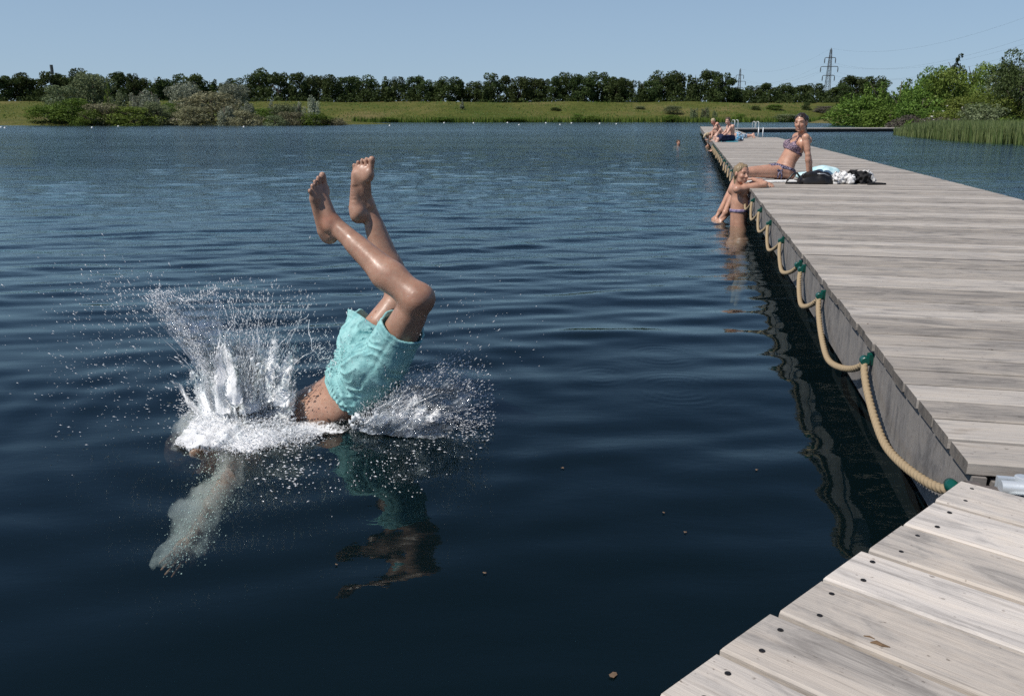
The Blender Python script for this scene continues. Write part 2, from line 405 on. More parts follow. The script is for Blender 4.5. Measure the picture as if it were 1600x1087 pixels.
# ================================================================== WATER, BED, LAND
def water_disp(X, Y, sx, sy):
    g = np.random.default_rng(21); Z = np.zeros_like(X)
    D = np.sqrt(X * X + Y * Y)
    calm = np.clip((Y - 2.2) / 5, 0, 1) * .55 + .45
    for i in range(90):
        lam = .13 * (16 ** (i / 89)); a = g.normal(math.pi / 2 + .10, .36)
        kx, ky = math.cos(a) * 2 * math.pi / lam, math.sin(a) * 2 * math.pi / lam
        slope = .0150 * math.exp(-(math.log(lam / .36)) ** 2 / (2 * .62 ** 2)) + .0022
        amp = slope * lam / (2 * math.pi)
        res = np.clip((lam / (np.abs(math.cos(a)) * sx + np.abs(math.sin(a)) * sy + 1e-6) - 3) / 3, 0, 1)
        loc = calm if lam < .9 else (.55 + .45 * calm)
        mod = .65 + .55 * np.sin(X * g.normal(0, .5) + Y * g.normal(0, .35) + g.uniform(0, 6.3))
        Z += amp * res * loc * mod * np.sin(kx * X + ky * Y + g.uniform(0, 6.3))
    # rings running out from the dive, and a few small drop rings
    for (cx, cy, lam, A, r0, wd) in [(-.95, 3.2, .26, .0016, .9, .5), (.75, 3.55, .05, .0009, .16, .10), (.42, 3.75, .05, .0008, .10, .08), (.78, 4.1, .05, .0008, .15, .08), (1.0, 7.5, .50, .0022, 2.0, 1.8)]:
        r = np.hypot(X - cx, Y - cy)
        Z += A * np.cos(2 * math.pi * (r - r0) / lam) * np.exp(-((r - r0) / wd) ** 2) * (1 if lam > .2 else np.clip((.05 - np.maximum(sx, sy)) / .02, 0, 1))
    return Z
def graded(core0, core1, step, end0, end1, g):
    a = list(np.arange(core0, core1, step)); s = step; x = a[-1]; hi = []
    while x < end1: s = min(s * g, 40); x += s; hi.append(x)
    s = step; x = core0; lo_ = []
    while x > end0: s = min(s * g, 40); x -= s; lo_.append(x)
    return np.array(lo_[::-1] + a + hi)
gx = graded(-3.4, 2.2, .022, -420, 420, 1.013); gy = graded(.9, 6.2, .019, -60, 330, 1.0062)
X, Y = np.meshgrid(gx, gy, indexing='ij')
SX = np.gradient(gx)[:, None] + 0 * X; SY = np.gradient(gy)[None, :] + 0 * X
Z = water_disp(X, Y, SX, SY)
nx, ny = X.shape; ii = np.arange(nx * ny).reshape(nx, ny)
Fq = np.stack([ii[:-1, :-1], ii[1:, :-1], ii[1:, 1:], ii[:-1, 1:]], -1).reshape(-1, 4)
tag(meshobj('water', np.stack([X, Y, Z], -1).reshape(-1, 3), Fq, M_WATER, smooth=True), 'dark blue rippled lake water', kind='structure')
# land: one sheet, lake bed below, bank along the far shore, point on the left, mound on the right
def shore(X):
    """far shoreline distance and left point / right bank as a height field"""
    return 162 + 4 * np.sin(X * .02) + 1.5 * np.sin(X * .11)
def land_h(X, Y):
    n1 = .5 * np.sin(X * .21 + Y * .13) + .5 * np.sin(X * .09 - Y * .31 + 1)
    s = Y - shore(X)
    h = np.where(s < 0, np.maximum(-5, s * .35), np.minimum(s * .17 + .25, 3.7 + .012 * s)) + np.where(s > 0, .25 * n1, 0)
    # left point (peninsula): a low tongue in front of the bank
    cx = np.clip((X + 62) / 45, -1, 1); r = np.hypot((X + 64) / 46, (Y - 127) / 18)
    h = np.maximum(h, np.minimum(.55, (1 - r) * 3.2) + .12 * n1 * (r < 1))
    # right bank: ground rising to the right of a line running towards the camera
    e = 52 + (np.clip(115 - Y, 0, 200)) * -.22; t = X - e + .8 * np.sin(Y * .3)
    hr = np.where((Y < 150) & (Y > -50), np.minimum(t * .22, 2.0), -9)
    h = np.maximum(h, np.maximum(hr, -5))
    return h
lx = graded(-110, 110, 1.4, -2500, 2500, 1.07); ly = graded(20, 215, 1.3, -400, 3500, 1.07)
LX, LY = np.meshgrid(lx, ly, indexing='ij'); LZ = land_h(LX, LY)
nx, ny = LX.shape; ii = np.arange(nx * ny).reshape(nx, ny)
Fq = np.stack([ii[:-1, :-1], ii[1:, :-1], ii[1:, 1:], ii[:-1, 1:]], -1).reshape(-1, 4)
mi = (LZ.reshape(-1)[Fq].max(1) < .02).astype(np.int32)
tag(meshobj('ground', np.stack([LX, LY, LZ], -1).reshape(-1, 3), Fq, [M_GROUND, M_BED], smooth=True, midx=mi), 'grassy green bank around the lake', kind='structure')
def ground_z(x, y): return float(land_h(np.array([[x]], float), np.array([[y]], float))[0, 0])
# ================================================================== TREES
def blob_crown(seed, blobs, n, leaf, squash=.8):
    """blobs: list of (x,y,z,r) in unit crown space; leaf quads scattered on and in the blobs"""
    g = np.random.default_rng(seed); B = np.array(blobs); wts = B[:, 3] ** 2; k = g.choice(len(B), n, p=wts / wts.sum())
    d = g.normal(size=(n, 3)); d /= np.linalg.norm(d, axis=1)[:, None]
    rr = B[k, 3] * g.uniform(.55, 1.08, n) ** .6
    c = B[k, :3] + d * rr[:, None] * np.array([1, 1, squash])
    nn = d * .7 + g.normal(size=(n, 3)) * .6; nn /= np.linalg.norm(nn, axis=1)[:, None]
    u = np.cross(nn, g.normal(size=(n, 3))); u /= np.linalg.norm(u, axis=1)[:, None]; v = np.cross(nn, u)
    s = leaf * g.uniform(.5, 1.35, n)[:, None]; a = g.uniform(.5, 1.0, n)[:, None]
    V = np.stack([c - u * s, c + v * s * a * .6, c + u * s, c - v * s * a * .6], 1).reshape(-1, 3)
    F = np.arange(4 * n).reshape(n, 4)
    bt = g.uniform(0, .55, len(B)); col = np.clip(bt[k] + g.uniform(0, .5, n), 0, 1)
    return V, F, np.repeat(np.stack([col] * 3, 1), 4, 0)
def crown_blobs(seed, shape):
    g = np.random.default_rng(seed); L = []
    if shape == 'round':      # full crown on a trunk, uneven top
        for i in range(34):
            a = g.uniform(0, 6.28); z = g.uniform(.1, .92); R_ = .42 * math.sqrt(max(.05, 1 - ((z - .5) / .52) ** 2)) * math.sqrt(g.uniform(.2, 1))
            L.append((R_ * math.cos(a), R_ * math.sin(a), z, g.uniform(.12, .22)))
    elif shape == 'open':     # tall, gaps between clumps
        for i in range(25):
            a = g.uniform(0, 6.28); z = g.uniform(.12, .95); R_ = g.uniform(.06, .45) * (1.15 - .75 * abs(z - .45))
            L.append((R_ * math.cos(a), R_ * math.sin(a), z, g.uniform(.10, .19)))
    elif shape == 'bush':     # dome to the ground
        for i in range(44):
            a = g.uniform(0, 6.28); z = g.uniform(.02, .88); R_ = .46 * math.sqrt(max(.03, 1 - z * z)) * math.sqrt(g.uniform(.25, 1))
            L.append((R_ * math.cos(a), R_ * math.sin(a), z, g.uniform(.12, .21)))
    elif shape == 'spire':    # conical
        for i in range(30):
            a = g.uniform(0, 6.28); z = g.uniform(.03, .97); R_ = .36 * (1 - z) ** .8 * math.sqrt(g.uniform(.2, 1))
            L.append((R_ * math.cos(a), R_ * math.sin(a), z, .018 + .15 * (1 - z)))
    elif shape == 'upright':  # many rising plumes (young poplar, willow)
        for i in range(8):
            a = g.uniform(0, 6.28); R_ = g.uniform(.05, .34); top = g.uniform(.65, 1.0) * (1.08 - R_)
            for z in np.arange(.08, top, .10): L.append((R_ * math.cos(a) * (.6 + .5 * z), R_ * math.sin(a) * (.6 + .5 * z), z, .075 + .11 * (1 - z / top)))
    return L
def trunk_mesh(seed, h0):
    g = np.random.default_rng(seed); m = MB()
    m.tube([(0, 0, -.05), (.01, .0, .2), (.0, .01, .5), (.01, 0, .8)], [.035, .028, .02, .008], 7)
    for i in range(6):
        a = g.uniform(0, 6.28); z = g.uniform(.15 + h0, .6); r = g.uniform(.15, .32)
        m.tube([(0, 0, z), (r * .5 * math.cos(a), r * .5 * math.sin(a), z + .1), (r * math.cos(a), r * math.sin(a), z + .24)], [.016, .011, .004], 5)
    return m
PROTO = {}
def proto(kind, shape, mat_, n, leaf, k):
    key = (kind, shape, k)
    if key not in PROTO:
        V, F, C_ = blob_crown(100 + k * 7 + len(shape), crown_blobs(k * 13 + 5 + len(shape), shape), n, leaf)
        me_c = meshobj('crown', V, F, mat_, cols=C_); me_t = trunk_mesh(k + 3, .1 if shape in ('round', 'open') else -.1).build('trunk', M_BARK, smooth=True)
        PROTO[key] = (me_c.data, me_t.data)
        for o in (me_c, me_t): bpy.data.objects.remove(o)
    return PROTO[key]
def plant(name, cat, label, group, key, x, y, wid, hgt, rz, zoff=0.0):
    me_c, me_t = proto(*key)
    r = empty(name, (x, y, ground_z(x, y) + zoff), rz, label=label, cat=cat, group=group)
    r.scale = (wid, wid, hgt)
    for nm, me in (('trunk', me_t), ('crown', me_c)):
        o = bpy.data.objects.new(nm, me); COL.objects.link(o); o.parent = r
    return r
ORD = ['', 'first', 'second', 'third', 'fourth', 'fifth', 'sixth', 'seventh', 'eighth', 'ninth', 'tenth', 'eleventh', 'twelfth', 'thirteenth', 'fourteenth', 'fifteenth', 'sixteenth', 'seventeenth', 'eighteenth']
back = [(3,121,30),(28,118,26),(50,124,24),(77,117,26),(98,118,22),(119,112,20),(147,118,20),(166,119,18),(191,116,26),(207,119,14),(221,124,18),(242,115,22),(259,126,14),(275,120,18),(302,118,28),(326,119,24),(347,132,16),(363,126,22),(382,133,18),(404,111,28),(433,116,22),(449,130,14),(467,116,22),(483,121,14),(497,121,20),(517,121,18),(541,122,26),(567,121,30),(601,119,24),(622,124,16),(647,121,22),(664,126,18),(681,128,18),(700,124,28),(722,130,18),(741,128,20),(758,127,14),(771,119,20),(791,123,22),(813,121,22),(836,124,24),(853,127,16),(867,124,16),(885,117,24),(912,119,26),(935,118,28),(951,121,20),(964,124,18),(979,124,20),(1006,122,16),(1020,128,22),(1035,115,28),(1058,114,22),(1088,111,26),(1113,112,24),(1134,118,26)]
marks = [(84, 'the thin dark mast'), (404, None), (510, "the diver's front foot"), (572, "the diver's rear foot"), (1157, 'the smaller pylon')]
tall = {404: 'tallest flat-topped dark tree of the far treeline, standing clear left of the diver'}
def ordlab(u, lst, mk, noun, pre):
    bu, bn = min(((m_, t) for m_, t in mk), key=lambda q: abs(q[0] - u))
    side = 'left' if u < bu else 'right'
    k = sum(1 for q in lst if (bu > q >= u if side == 'left' else bu < q <= u))
    return f'{pre} {noun}, {ORD[k]} {side} of {bn}' if 0 < k < len(ORD) else None
us = [q[0] for q in back]; mk = [(84, 'the thin mast'), (404, 'the tallest treetop'), (510, "the diver's near foot"), (572, "the diver's far foot"), (820, 'the mid-lake buoys'), (1157, 'the smaller pylon')]
mk = [m_ for m_ in mk if m_[0] != 820]
for i, (u, v, wpx) in enumerate(back):
    Yd = 196 + (i * 37 % 11) - 4
    top = PY(u, v, Yd); wid = wpx / 1330 * Yd * 1.25; z0 = ground_z(top[0], Yd)
    nb = [back[j][1] for j in (i - 1, i + 1) if 0 <= j < len(back)]
    pre = 'tall dark broadleaf' if v < min(nb) else ('short dark broadleaf' if v > max(nb) else 'dark broadleaf')
    lab = tall.get(u) or ordlab(u, [q for q in us if q != 404], mk, 'tree on the far bank', pre)
    if u == 77: lab = 'tall dark broadleaf tree on the far bank directly below the thin mast'
    sh = ('open', 'round', 'bush', 'round', 'upright', 'open', 'round')[(i * 5 // 3) % 7]
    plant('broadleaf_tree', 'tree', lab, 'trees of the far treeline', ('far', sh, L_DARK, 3600 if sh == 'open' else 4800, .038, i % 4), top[0], Yd, wid * 1.3, (top[2] - z0) * 1.05, i * 1.7)
low = [(1158,139,30,'low dark tree under the smaller pylon'),(1180,136,26,'low dark tree just right of the smaller pylon'),(1204,131,30,'low rounded dark tree midway between the two pylons'),(1226,132,26,'low dark tree left of the seated woman\'s head'),(1250,134,28,'low dark tree behind and above the seated woman\'s head'),(1272,133,26,'low dark tree just left of the big pylon'),(1300,137,30,'low dark tree at the foot of the big pylon'),(1318,132,24,'low dark tree just right of the big pylon'),(1340,120,38,'large rounded dark tree between big pylon and right-hand thicket'),(1368,122,34,'dark tree peeping over the left end of the right-hand thicket')]
for i, (u, v, wpx, lab) in enumerate(low):
    Yd = 205 + (i * 5 % 7); top = PY(u, v, Yd); z0 = ground_z(top[0], Yd)
    plant('broadleaf_tree', 'tree', lab, 'low trees under the pylons', ('far', 'round', L_DARK, 4600, .038, i % 4), top[0], Yd, wpx / 1330 * Yd * 1.3, (top[2] - z0) * 1.03, i * 2.3)
# dark undergrowth closing the treeline to the ground : one uncountable mass
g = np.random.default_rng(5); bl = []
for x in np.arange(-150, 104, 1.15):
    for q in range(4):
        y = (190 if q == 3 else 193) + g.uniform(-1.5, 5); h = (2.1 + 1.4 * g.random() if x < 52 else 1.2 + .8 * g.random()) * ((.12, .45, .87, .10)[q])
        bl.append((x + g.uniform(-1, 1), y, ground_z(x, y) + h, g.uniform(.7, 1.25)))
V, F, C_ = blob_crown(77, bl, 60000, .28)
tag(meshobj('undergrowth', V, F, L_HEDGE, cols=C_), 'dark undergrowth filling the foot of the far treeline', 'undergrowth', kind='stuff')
# shrubs of the left point
KM = {'silver': L_SILVER, 'greyg': L_GREYG, 'green': L_GREEN, 'bright': L_BRIGHT, 'tan': L_TAN, 'dark': L_DARK, 'purp': L_PURP}
NM = dict(silver='silver', greyg='greyg')
pts = [  # u, vtop, vbase, width px, Y, material, shape, label
 (142,119,196,52,124,'greyg','bush','tallest grey-green willow on the left point, below the dark treetops'),
 (97,139,196,46,121,'greyg','bush','dull green willow left of the tallest willow on the point'),
 (167,132,196,20,119,'bright','spire','narrow yellow-green tree right of the tallest willow'),
 (186,142,196,30,118,'greyg','upright','slender grey-green willow right of the narrow yellow-green tree'),
 (207,141,196,30,117,'silver','upright','silvery upright willow at the middle of the left point'),
 (235,137,196,46,116,'silver','upright','broad silvery poplar-like willow right of the upright silver one'),
 (76,166,197,52,112,'green','bush','green shrub at the left end of the point, touching the water'),
 (112,158,197,54,110,'green','bush','rounded leafy green shrub below the tallest willow'),
 (138,174,197,36,107,'green','bush','small green waterside shrub left of the grey-brown bush'),
 (165,164,197,50,109,'tan','bush','grey-brown bush at the water below the yellow-green tree'),
 (206,170,197,60,108,'bright','bush','bright green low shrub at the middle of the point'),
 (243,163,197,42,110,'greyg','bush','dark grey-green shrub at the right end of the first thicket'),
 (286,133,195,44,128,'silver','bush','silvery willow above the gap with the pale sand patch'),
 (268,163,194,30,126,'green','bush','green shrub behind the pale sand patch'),
 (328,148,196,72,116,'tan','bush','big brown-grey willow dome right of the sand patch'),
 (362,134,195,42,127,'silver','bush','silvery willow behind and right of the brown dome'),
 (300,170,196,44,110,'tan','bush','pale tan bush at the left foot of the brown dome'),
 (350,163,196,40,111,'silver','upright','silver-leaved shrub at the right foot of the brown dome'),
 (387,159,195,30,112,'silver','upright','pale silver sapling beside the tan low bush'),
 (382,176,196,42,108,'tan','bush','low tan bush right of the brown dome'),
 (425,156,194,22,118,'silver','spire','pointed silver sapling with dark treeline behind'),
 (441,164,195,34,115,'greyg','bush','grey-green shrub right of the pointed silver sapling'),
 (408,172,195,34,113,'green','bush','green shrub left of the pointed silver sapling'),
 (466,156,194,24,118,'silver','upright','pale silver sapling left of the tallest silver sapling'),
 (488,150,194,26,117,'silver','upright','tallest silver sapling at the right end of the point'),
 (455,178,196,40,109,'tan','bush','brownish low bush at the water below the silver saplings'),
 (492,179,195,44,110,'green','bush','green low bush below the tallest silver sapling'),
 (520,186,195,34,111,'tan','bush','last olive bush tapering off the tip of the point'),
 (430,183,195,30,107,'greyg','bush','small grey-green bush at the water below the pointed sapling')]
for i, (u, v, vb, wpx, Yd, km, sh, lab) in enumerate(pts):
    top = PY(u, v, Yd); z0 = ground_z(top[0], Yd)
    plant('shrub' if sh == 'bush' else 'willow_sapling', 'shrub' if sh == 'bush' else 'tree', lab, 'shrubs on the left point', ('pt' + km, sh, KM[km], 7000, .025, i % 3), top[0], Yd, wpx / 1330 * Yd * 1.42, (top[2] - z0) * 1.10, i * 1.3)
yy = 112.0
while yy < 140 and PY(270, 188, yy)[2] > ground_z(PY(270, 188, yy)[0], yy): yy += .25
q = PY(270, 188, yy); m = MB(); ra = [(1.5 * math.cos(a_), 1.3 * math.sin(a_)) for a_ in np.linspace(0, 6.28, 15)[:-1]]
m.add([(q[0], q[1], ground_z(q[0], q[1]) + .35)] + [(q[0] + x, q[1] + y, ground_z(q[0] + x, q[1] + y) - .05) for x, y in ra], [(0, i + 1, (i + 1) % 14 + 1) for i in range(14)])
tag(m.build('sand_patch', M_SAND, smooth=True), 'pale sand patch in a gap between the shrubs', kind='structure')
hill = [(1052,165,178,28,'greyg','bush','grey-green bush on the grassy bank above the far bathers'),(1086,166,187,20,'greyg','upright','tall grey-green willow bush left of the twin one on the bank'),(1103,163,188,24,'greyg','upright','tallest willow bush on the bank behind the jetty end'),(1117,172,187,14,'greyg','upright','slim willow bush right of the tallest one behind the jetty'),(1050,180,189,26,'green','bush','green waterline bush below the grey-green bank bush'),(1155,178,189,24,'green','bush','green waterline bush behind the far end of the jetty'),(1212,163,172,26,'green','bush','wide low bush on the bank above the white ladder'),(1181,166,172,14,'dark','bush','small dark bush on the bank left of the wide low bush'),(1260,160,172,14,'dark','bush','dark round bush on the bank right of the seated woman\'s head'),(1232,178,190,40,'greyg','bush','grey-green waterline bushes left of the seated woman\'s head'),(1290,166,176,34,'purp','bush','grey bush on the bank below the big pylon'),(1300,176,189,40,'green','bush','green waterline bush right of the seated woman\'s head'),(722,152,172,9,'silver','spire','lone silvery sapling on the grassy bank before the treeline'),(903,178,190,24,'green','bush','grey-green waterline bush near the middle of the far bank'),(868,169,173,16,'dark','bush','small dark bush on the open slope of the far bank'),(1000,166,171,16,'greyg','bush','small bush high on the slope left of the bank bushes'),(925,181,190,30,'green','bush','low green waterline bush just right of the mid bank one'),(610,184,191,34,'green','bush','low green waterline bush right behind the diver\'s feet'),(800,186,191,40,'green','bush','long low green waterline tuft in mid bank'),(690,185,191,34,'green','bush','long low green waterline tuft left of the lone sapling')]
for i, (u, v, vb, wpx, km, sh, lab) in enumerate(hill):
    b = math.tan(PITCH + math.atan((vb - CV) / FPX))
    # walk back along the sight line until it meets the bank
    Yd = 160.0
    while Yd < 190:
        q = PY(u, vb, Yd)
        if ground_z(q[0], Yd) >= q[2] and ground_z(q[0], Yd) > .1: break
        Yd += .5
    top = PY(u, v, Yd); z0 = ground_z(top[0], Yd)
    plant('shrub' if sh == 'bush' else 'willow_sapling', 'shrub' if sh == 'bush' else 'tree', lab, 'bushes on the far bank', ('pt' + km, sh, KM[km], 7000, .025, i % 3), top[0], Yd, wpx / 1330 * Yd * 1.1, max(.6, top[2] - z0), i * 1.9)
# thicket on the right bank
rt = [(1352,140,62,108,'green','bush','leafy green bush at the left end of the right-hand thicket'),(1381,112,44,106,'green','upright','pointed green tree at the left of the right-hand thicket'),(1412,109,44,102,'green','upright','pointed green tree second from the thicket\'s left end'),(1440,112,36,97,'green','upright','slim pointed green tree left of the small conifer'),(1466,117,36,92,'green','round','rounded green tree just left of the small conifer'),(1501,92,40,100,'cone','spire','small dark conifer rising above the thicket'),(1492,117,46,86,'bright','round','bright green tree in front of the small conifer'),(1526,100,40,88,'bright','upright','pointed bright green tree right of the conifer'),(1551,106,46,78,'bright','round','rounded bright green tree at the thicket\'s right shoulder'),(1578,114,44,72,'greyg','round','dark grey-green tree beside the frame-side tallest tree'),(1604,93,56,66,'dark','round','dark tree cut by the right frame edge, topping the thicket'),(1338,171,32,112,'green','bush','low green bush at the water where the pier meets the thicket'),(1395,150,56,94,'green','bush','broad green bush under the pointed trees'),(1425,163,40,84,'purp','bush','grey-purple bush above the end of the pier'),(1452,155,40,82,'green','bush','green bush between the two grey-purple bushes'),(1480,162,66,70,'purp','bush','wide grey-purple bush behind the reeds'),(1508,143,58,72,'white','bush','bush dotted with white blossom clusters'),(1548,146,60,64,'greyg','bush','grey-green bush right of the white-blossomed bush'),(1592,152,64,56,'green','bush','green bush with white flowers at the right frame edge'),(1446,135,46,86,'green','round','leafy green tree filling the middle of the thicket'),(1524,134,50,70,'bright','bush','bright green bush behind the blossom'),(1570,140,44,66,'bright','bush','bright bush below the rounded trees on the right')]
KM['cone'] = L_CONE; KM['white'] = L_BRIGHT
for i, (u, v, wpx, Yd, km, sh, lab) in enumerate(rt):
    top = PY(u, v, Yd); z0 = max(ground_z(top[0], Yd), .1)
    sz = .026 if Yd > 80 else .020
    r = plant('conifer' if km == 'cone' else ('shrub' if sh == 'bush' else 'broadleaf_tree'), 'tree' if sh != 'bush' else 'shrub', lab, 'thicket on the right bank', ('rt' + km, sh, KM[km], 9000 if Yd < 80 else 6500, sz, i % 3), top[0], Yd, wpx / 1330 * Yd * 1.75, (top[2] - z0) * 1.16, i * 1.1)
    if km == 'white' or u == 1592:
        gg = np.random.default_rng(i); bb = []
        for q in range(46 if km == 'white' else 22):
            a = gg.uniform(0, 6.28); z = gg.uniform(.12, .85); R_ = .5 * math.sqrt(1 - z * z) + .06
            bb.append((R_ * math.cos(a), R_ * math.sin(a), z, .016))
        Vb, Fb, Cb = blob_crown(i + 900, bb, 600, .010); meshobj('blossom', Vb, Fb, L_BLOSSOM, r, cols=Cb)
# reeds : one uncountable bed
g = np.random.default_rng(11); n = 17000
uu = g.uniform(1400, 1720, n); edge_v = np.interp(uu, [1400, 1440, 1500, 1600, 1720], [211, 214.5, 219.5, 225, 230]) + g.normal(0, .5, n)
Y0 = CAMH / np.tan(PITCH + np.arctan((edge_v - CV) / FPX)); Yr = Y0 + g.uniform(0, 1, n) ** 1.3 * np.interp(uu, [1400, 1450, 1600], [7, 13, 16])
Xr = (uu - CU) / 1330 * Yr; keep = (uu > 1422) | (g.random(n) < .25); Xr, Yr, uu = Xr[keep], Yr[keep], uu[keep]; n = len(Xr)
hh = g.uniform(.62, 1.12, n) * np.interp(uu, [1400, 1430, 1470], [.55, .8, 1.0]); wdt = g.uniform(.012, .028, n); az = g.uniform(0, 6.28, n)
lean = g.normal(0, .12, (n, 2)) + np.array([-.10, 0]); dx = np.stack([np.cos(az), np.sin(az)], 1)
segs = []
base = np.stack([Xr, Yr], 1)
for t, ww in ((0, 1.0), (.55, .9), (1.0, .12)):
    p = base + lean * (t ** 1.7) * hh[:, None]
    for sgn in (-1, 1):
        segs.append(np.concatenate([p + sgn * dx * (wdt * ww)[:, None], (hh * t - .1)[:, None]], 1))
S_ = np.stack(segs, 1).reshape(-1, 3); b6 = np.arange(n)[:, None] * 6
F = np.concatenate([b6 + np.array([[0, 1, 3, 2]]), b6 + np.array([[2, 3, 5, 4]])])
colr = np.repeat(np.clip(g.normal(.45, .28, n), 0, 1), 6)
tag(meshobj('reeds', S_, F, L_REED, cols=np.stack([colr] * 3, 1)), 'green reed bed standing in the water at the right', 'reeds', kind='stuff')
# small reeds where the pier's far end meets the thicket and along the far waterline
g = np.random.default_rng(12); n = 5200
xs = g.uniform(-30, 66, n); ys = shore(xs) + g.uniform(-1.2, 1.0, n); hh = g.uniform(.3, 1.15, n); wdt = g.uniform(.05, .12, n); az = g.uniform(0, 6.28, n)
V = []
for t, ww in ((0, 1.0), (1.0, .2)):
    for sgn in (-1, 1): V.append(np.stack([xs + sgn * np.cos(az) * wdt * ww, ys + sgn * np.sin(az) * wdt * ww, hh * t], 1))
V = np.stack(V, 1).reshape(-1, 3); F = np.arange(n)[:, None] * 4 + np.array([[0, 1, 3, 2]])
colr = np.repeat(g.uniform(0, 1, n), 4)
# rough herbage on the slope: irregular tufts
n2 = 30000; xs = g.uniform(-120, 66, n2); ys = shore(xs) + 1 + g.uniform(0, 1, n2) ** 1.2 * 21; den = .5 + .5 * np.sin(xs * .35 + ys * .6) * np.sin(xs * .11 - ys * .23 + 1); kk = g.random(n2) < den ** 1.5 + .06; xs, ys = xs[kk], ys[kk]; n2 = len(xs)
hh = g.uniform(.08, .28, n2) * (.6 + .8 * g.random(n2) ** 3); wdt = g.uniform(.05, .17, n2); az = g.normal(0, .8, n2); zz = land_h(xs, ys) - .05; Vt = []
for t, ww in ((0, 1.0), (1.0, .45)):
    for sgn in (-1, 1): Vt.append(np.stack([xs + sgn * np.cos(az) * wdt * ww, ys + sgn * np.sin(az) * wdt * ww + .1 * t, zz + hh * t], 1))
Vt = np.stack(Vt, 1).reshape(-1, 3); F = np.concatenate([F, np.arange(n2)[:, None] * 4 + np.array([[0, 1, 3, 2]]) + len(V)]); V = np.concatenate([V, Vt]); colr = np.concatenate([colr, np.repeat(g.uniform(.0, .35, n2), 4)])
tag(meshobj('waterside_grass', V, F, L_GREEN, cols=np.stack([colr] * 3, 1)), 'rough grass tufts on the far slope and waterline', 'grass', kind='stuff')
# ================================================================== MAST, PYLONS, WIRES, BUOYS
def lattice(h):
    m = MB(); lv = np.linspace(0, h, 14)
    hw = lambda z: 1.2 * (1 - z / h) ** .9 + .32
    for z0, z1 in zip(lv, lv[1:]):
        c0 = [np.array([sx * hw(z0), sy * hw(z0), z0]) for sx, sy in ((1, 1), (-1, 1), (-1, -1), (1, -1))]
        c1 = [np.array([sx * hw(z1), sy * hw(z1), z1]) for sx, sy in ((1, 1), (-1, 1), (-1, -1), (1, -1))]
        for k in range(4):
            m.tube([c0[k], c1[k]], [.10, .10], 4, False)
            m.tube([c0[k], c1[(k + 1) % 4]], [.055, .055], 4, False); m.tube([c0[(k + 1) % 4], c1[k]], [.055, .055], 4, False)
            m.tube([c1[k], c1[(k + 1) % 4]], [.055, .055], 4, False)
    return m
ARMS = [(.885, 2.5), (.755, 4.0), (.625, 2.8)]; PH = 30.0
def pylon(x, y, ztop, label):
    z = ztop - PH - .8; r = empty('pylon', (x, y, z), 0, label=label, cat='pylon', group='lattice pylons of the power line')
    lattice(PH).build('lattice_tower', M_DARKM, r)
    for fz, w_ in ARMS:
        m = MB(); zz = fz * PH
        m.tube([(-w_ + .5, 0, zz), (w_ - .5, 0, zz)], [.17, .17], 6)
        for s in (-1, 1): m.tube([(s * (w_ - .5), 0, zz), (s * (w_ - .1), 0, zz - .2), (s * w_, 0, zz - .7)], [.17, .17, .17], 6)
        a = m.build('cross_arm', M_DARKM, r)
        for s in (-1, 1):
            q = MB(); q.tube([(s * w_, 0, zz - .7), (s * w_, 0, zz - 2.1), (s * w_, 0, zz - 2.5)], [.22, .22, .08], 6); q.build('insulator', M_DARKM, a)
    q = MB(); q.tube([(0, 0, PH), (0, 0, PH + .8)], [.3, .12], 6); q.build('peak_cap', M_DARKM, r)
    return np.array([x, y, z])
p1 = PY(1299, 75, 400); p2 = PY(1157, 107, 570)
PY_ = [pylon(p2[0], 570, p2[2], 'smaller lattice pylon, farther off behind the treeline'), pylon(p1[0], 400, p1[2], 'larger lattice pylon with three arm pairs above the right-hand trees'), pylon(p1[0] - 6, 225, p1[2] - 2, 'nearest lattice pylon, hidden beyond the right frame edge')]
M_WIRE = simple('wire', (.06, .065, .07), .6, .3, .1, 5)
wires = []
for fz, w_ in ARMS:
    for s in (-1, 1): wires.append((s * w_, fz * PH - 2.5, {.885: 'upper', .755: 'middle', .625: 'lower'}[fz] + (' left' if s < 0 else ' right') + ' conductor'))
wires.append((0, PH + .6, 'topmost earth wire'))
for dx, dz, nm in wires:
    m = MB()
    for A, B in zip(PY_, PY_[1:]):
        t = np.linspace(0, 1, 25)[:, None]; L_ = A * (1 - t) + B * t + np.array([dx, 0, dz]); L_[:, 2] -= 5.5 * 4 * (t * (1 - t))[:, 0]
        m.tube(L_, np.full(25, .014), 4, False)
    tag(m.build('power_line', M_WIRE), f'{nm} slung between the lattice pylons', 'wire', 'power line wires')
b0 = PY(84, 130, 350); r = empty('mast', (b0[0], 350, ground_z(b0[0], 350)), label='thin dark banded mast rising behind the treeline at the left', cat='mast')
tp = PY(84, 101, 350)[2] - r.location.z
m = MB(); m.tube([(0, 0, 0), (0, 0, tp * .72)], [.42, .34], 8); m.build('pole', M_DARKM, r)
m = MB(); m.tube([(0, 0, tp * .755), (0, 0, tp * .99)], [.62, .62], 8); m.build('antenna_drum', M_DARKM, r)
m = MB(); m.tube([(0, 0, tp * .72), (0, 0, tp * .755)], [.46, .46], 8); m.build('white_band', M_WHITEM, r)
by = [(2,199.5),(8,200.5),(144,200),(185,198),(381,198.8),(573,192.6),(609,196.8),(694,192.6),(740,192.8),(793,192.4),(811,195.6),(853,192.8),(875,195.2),(893,193),(937,193.6),(963,194.2)]
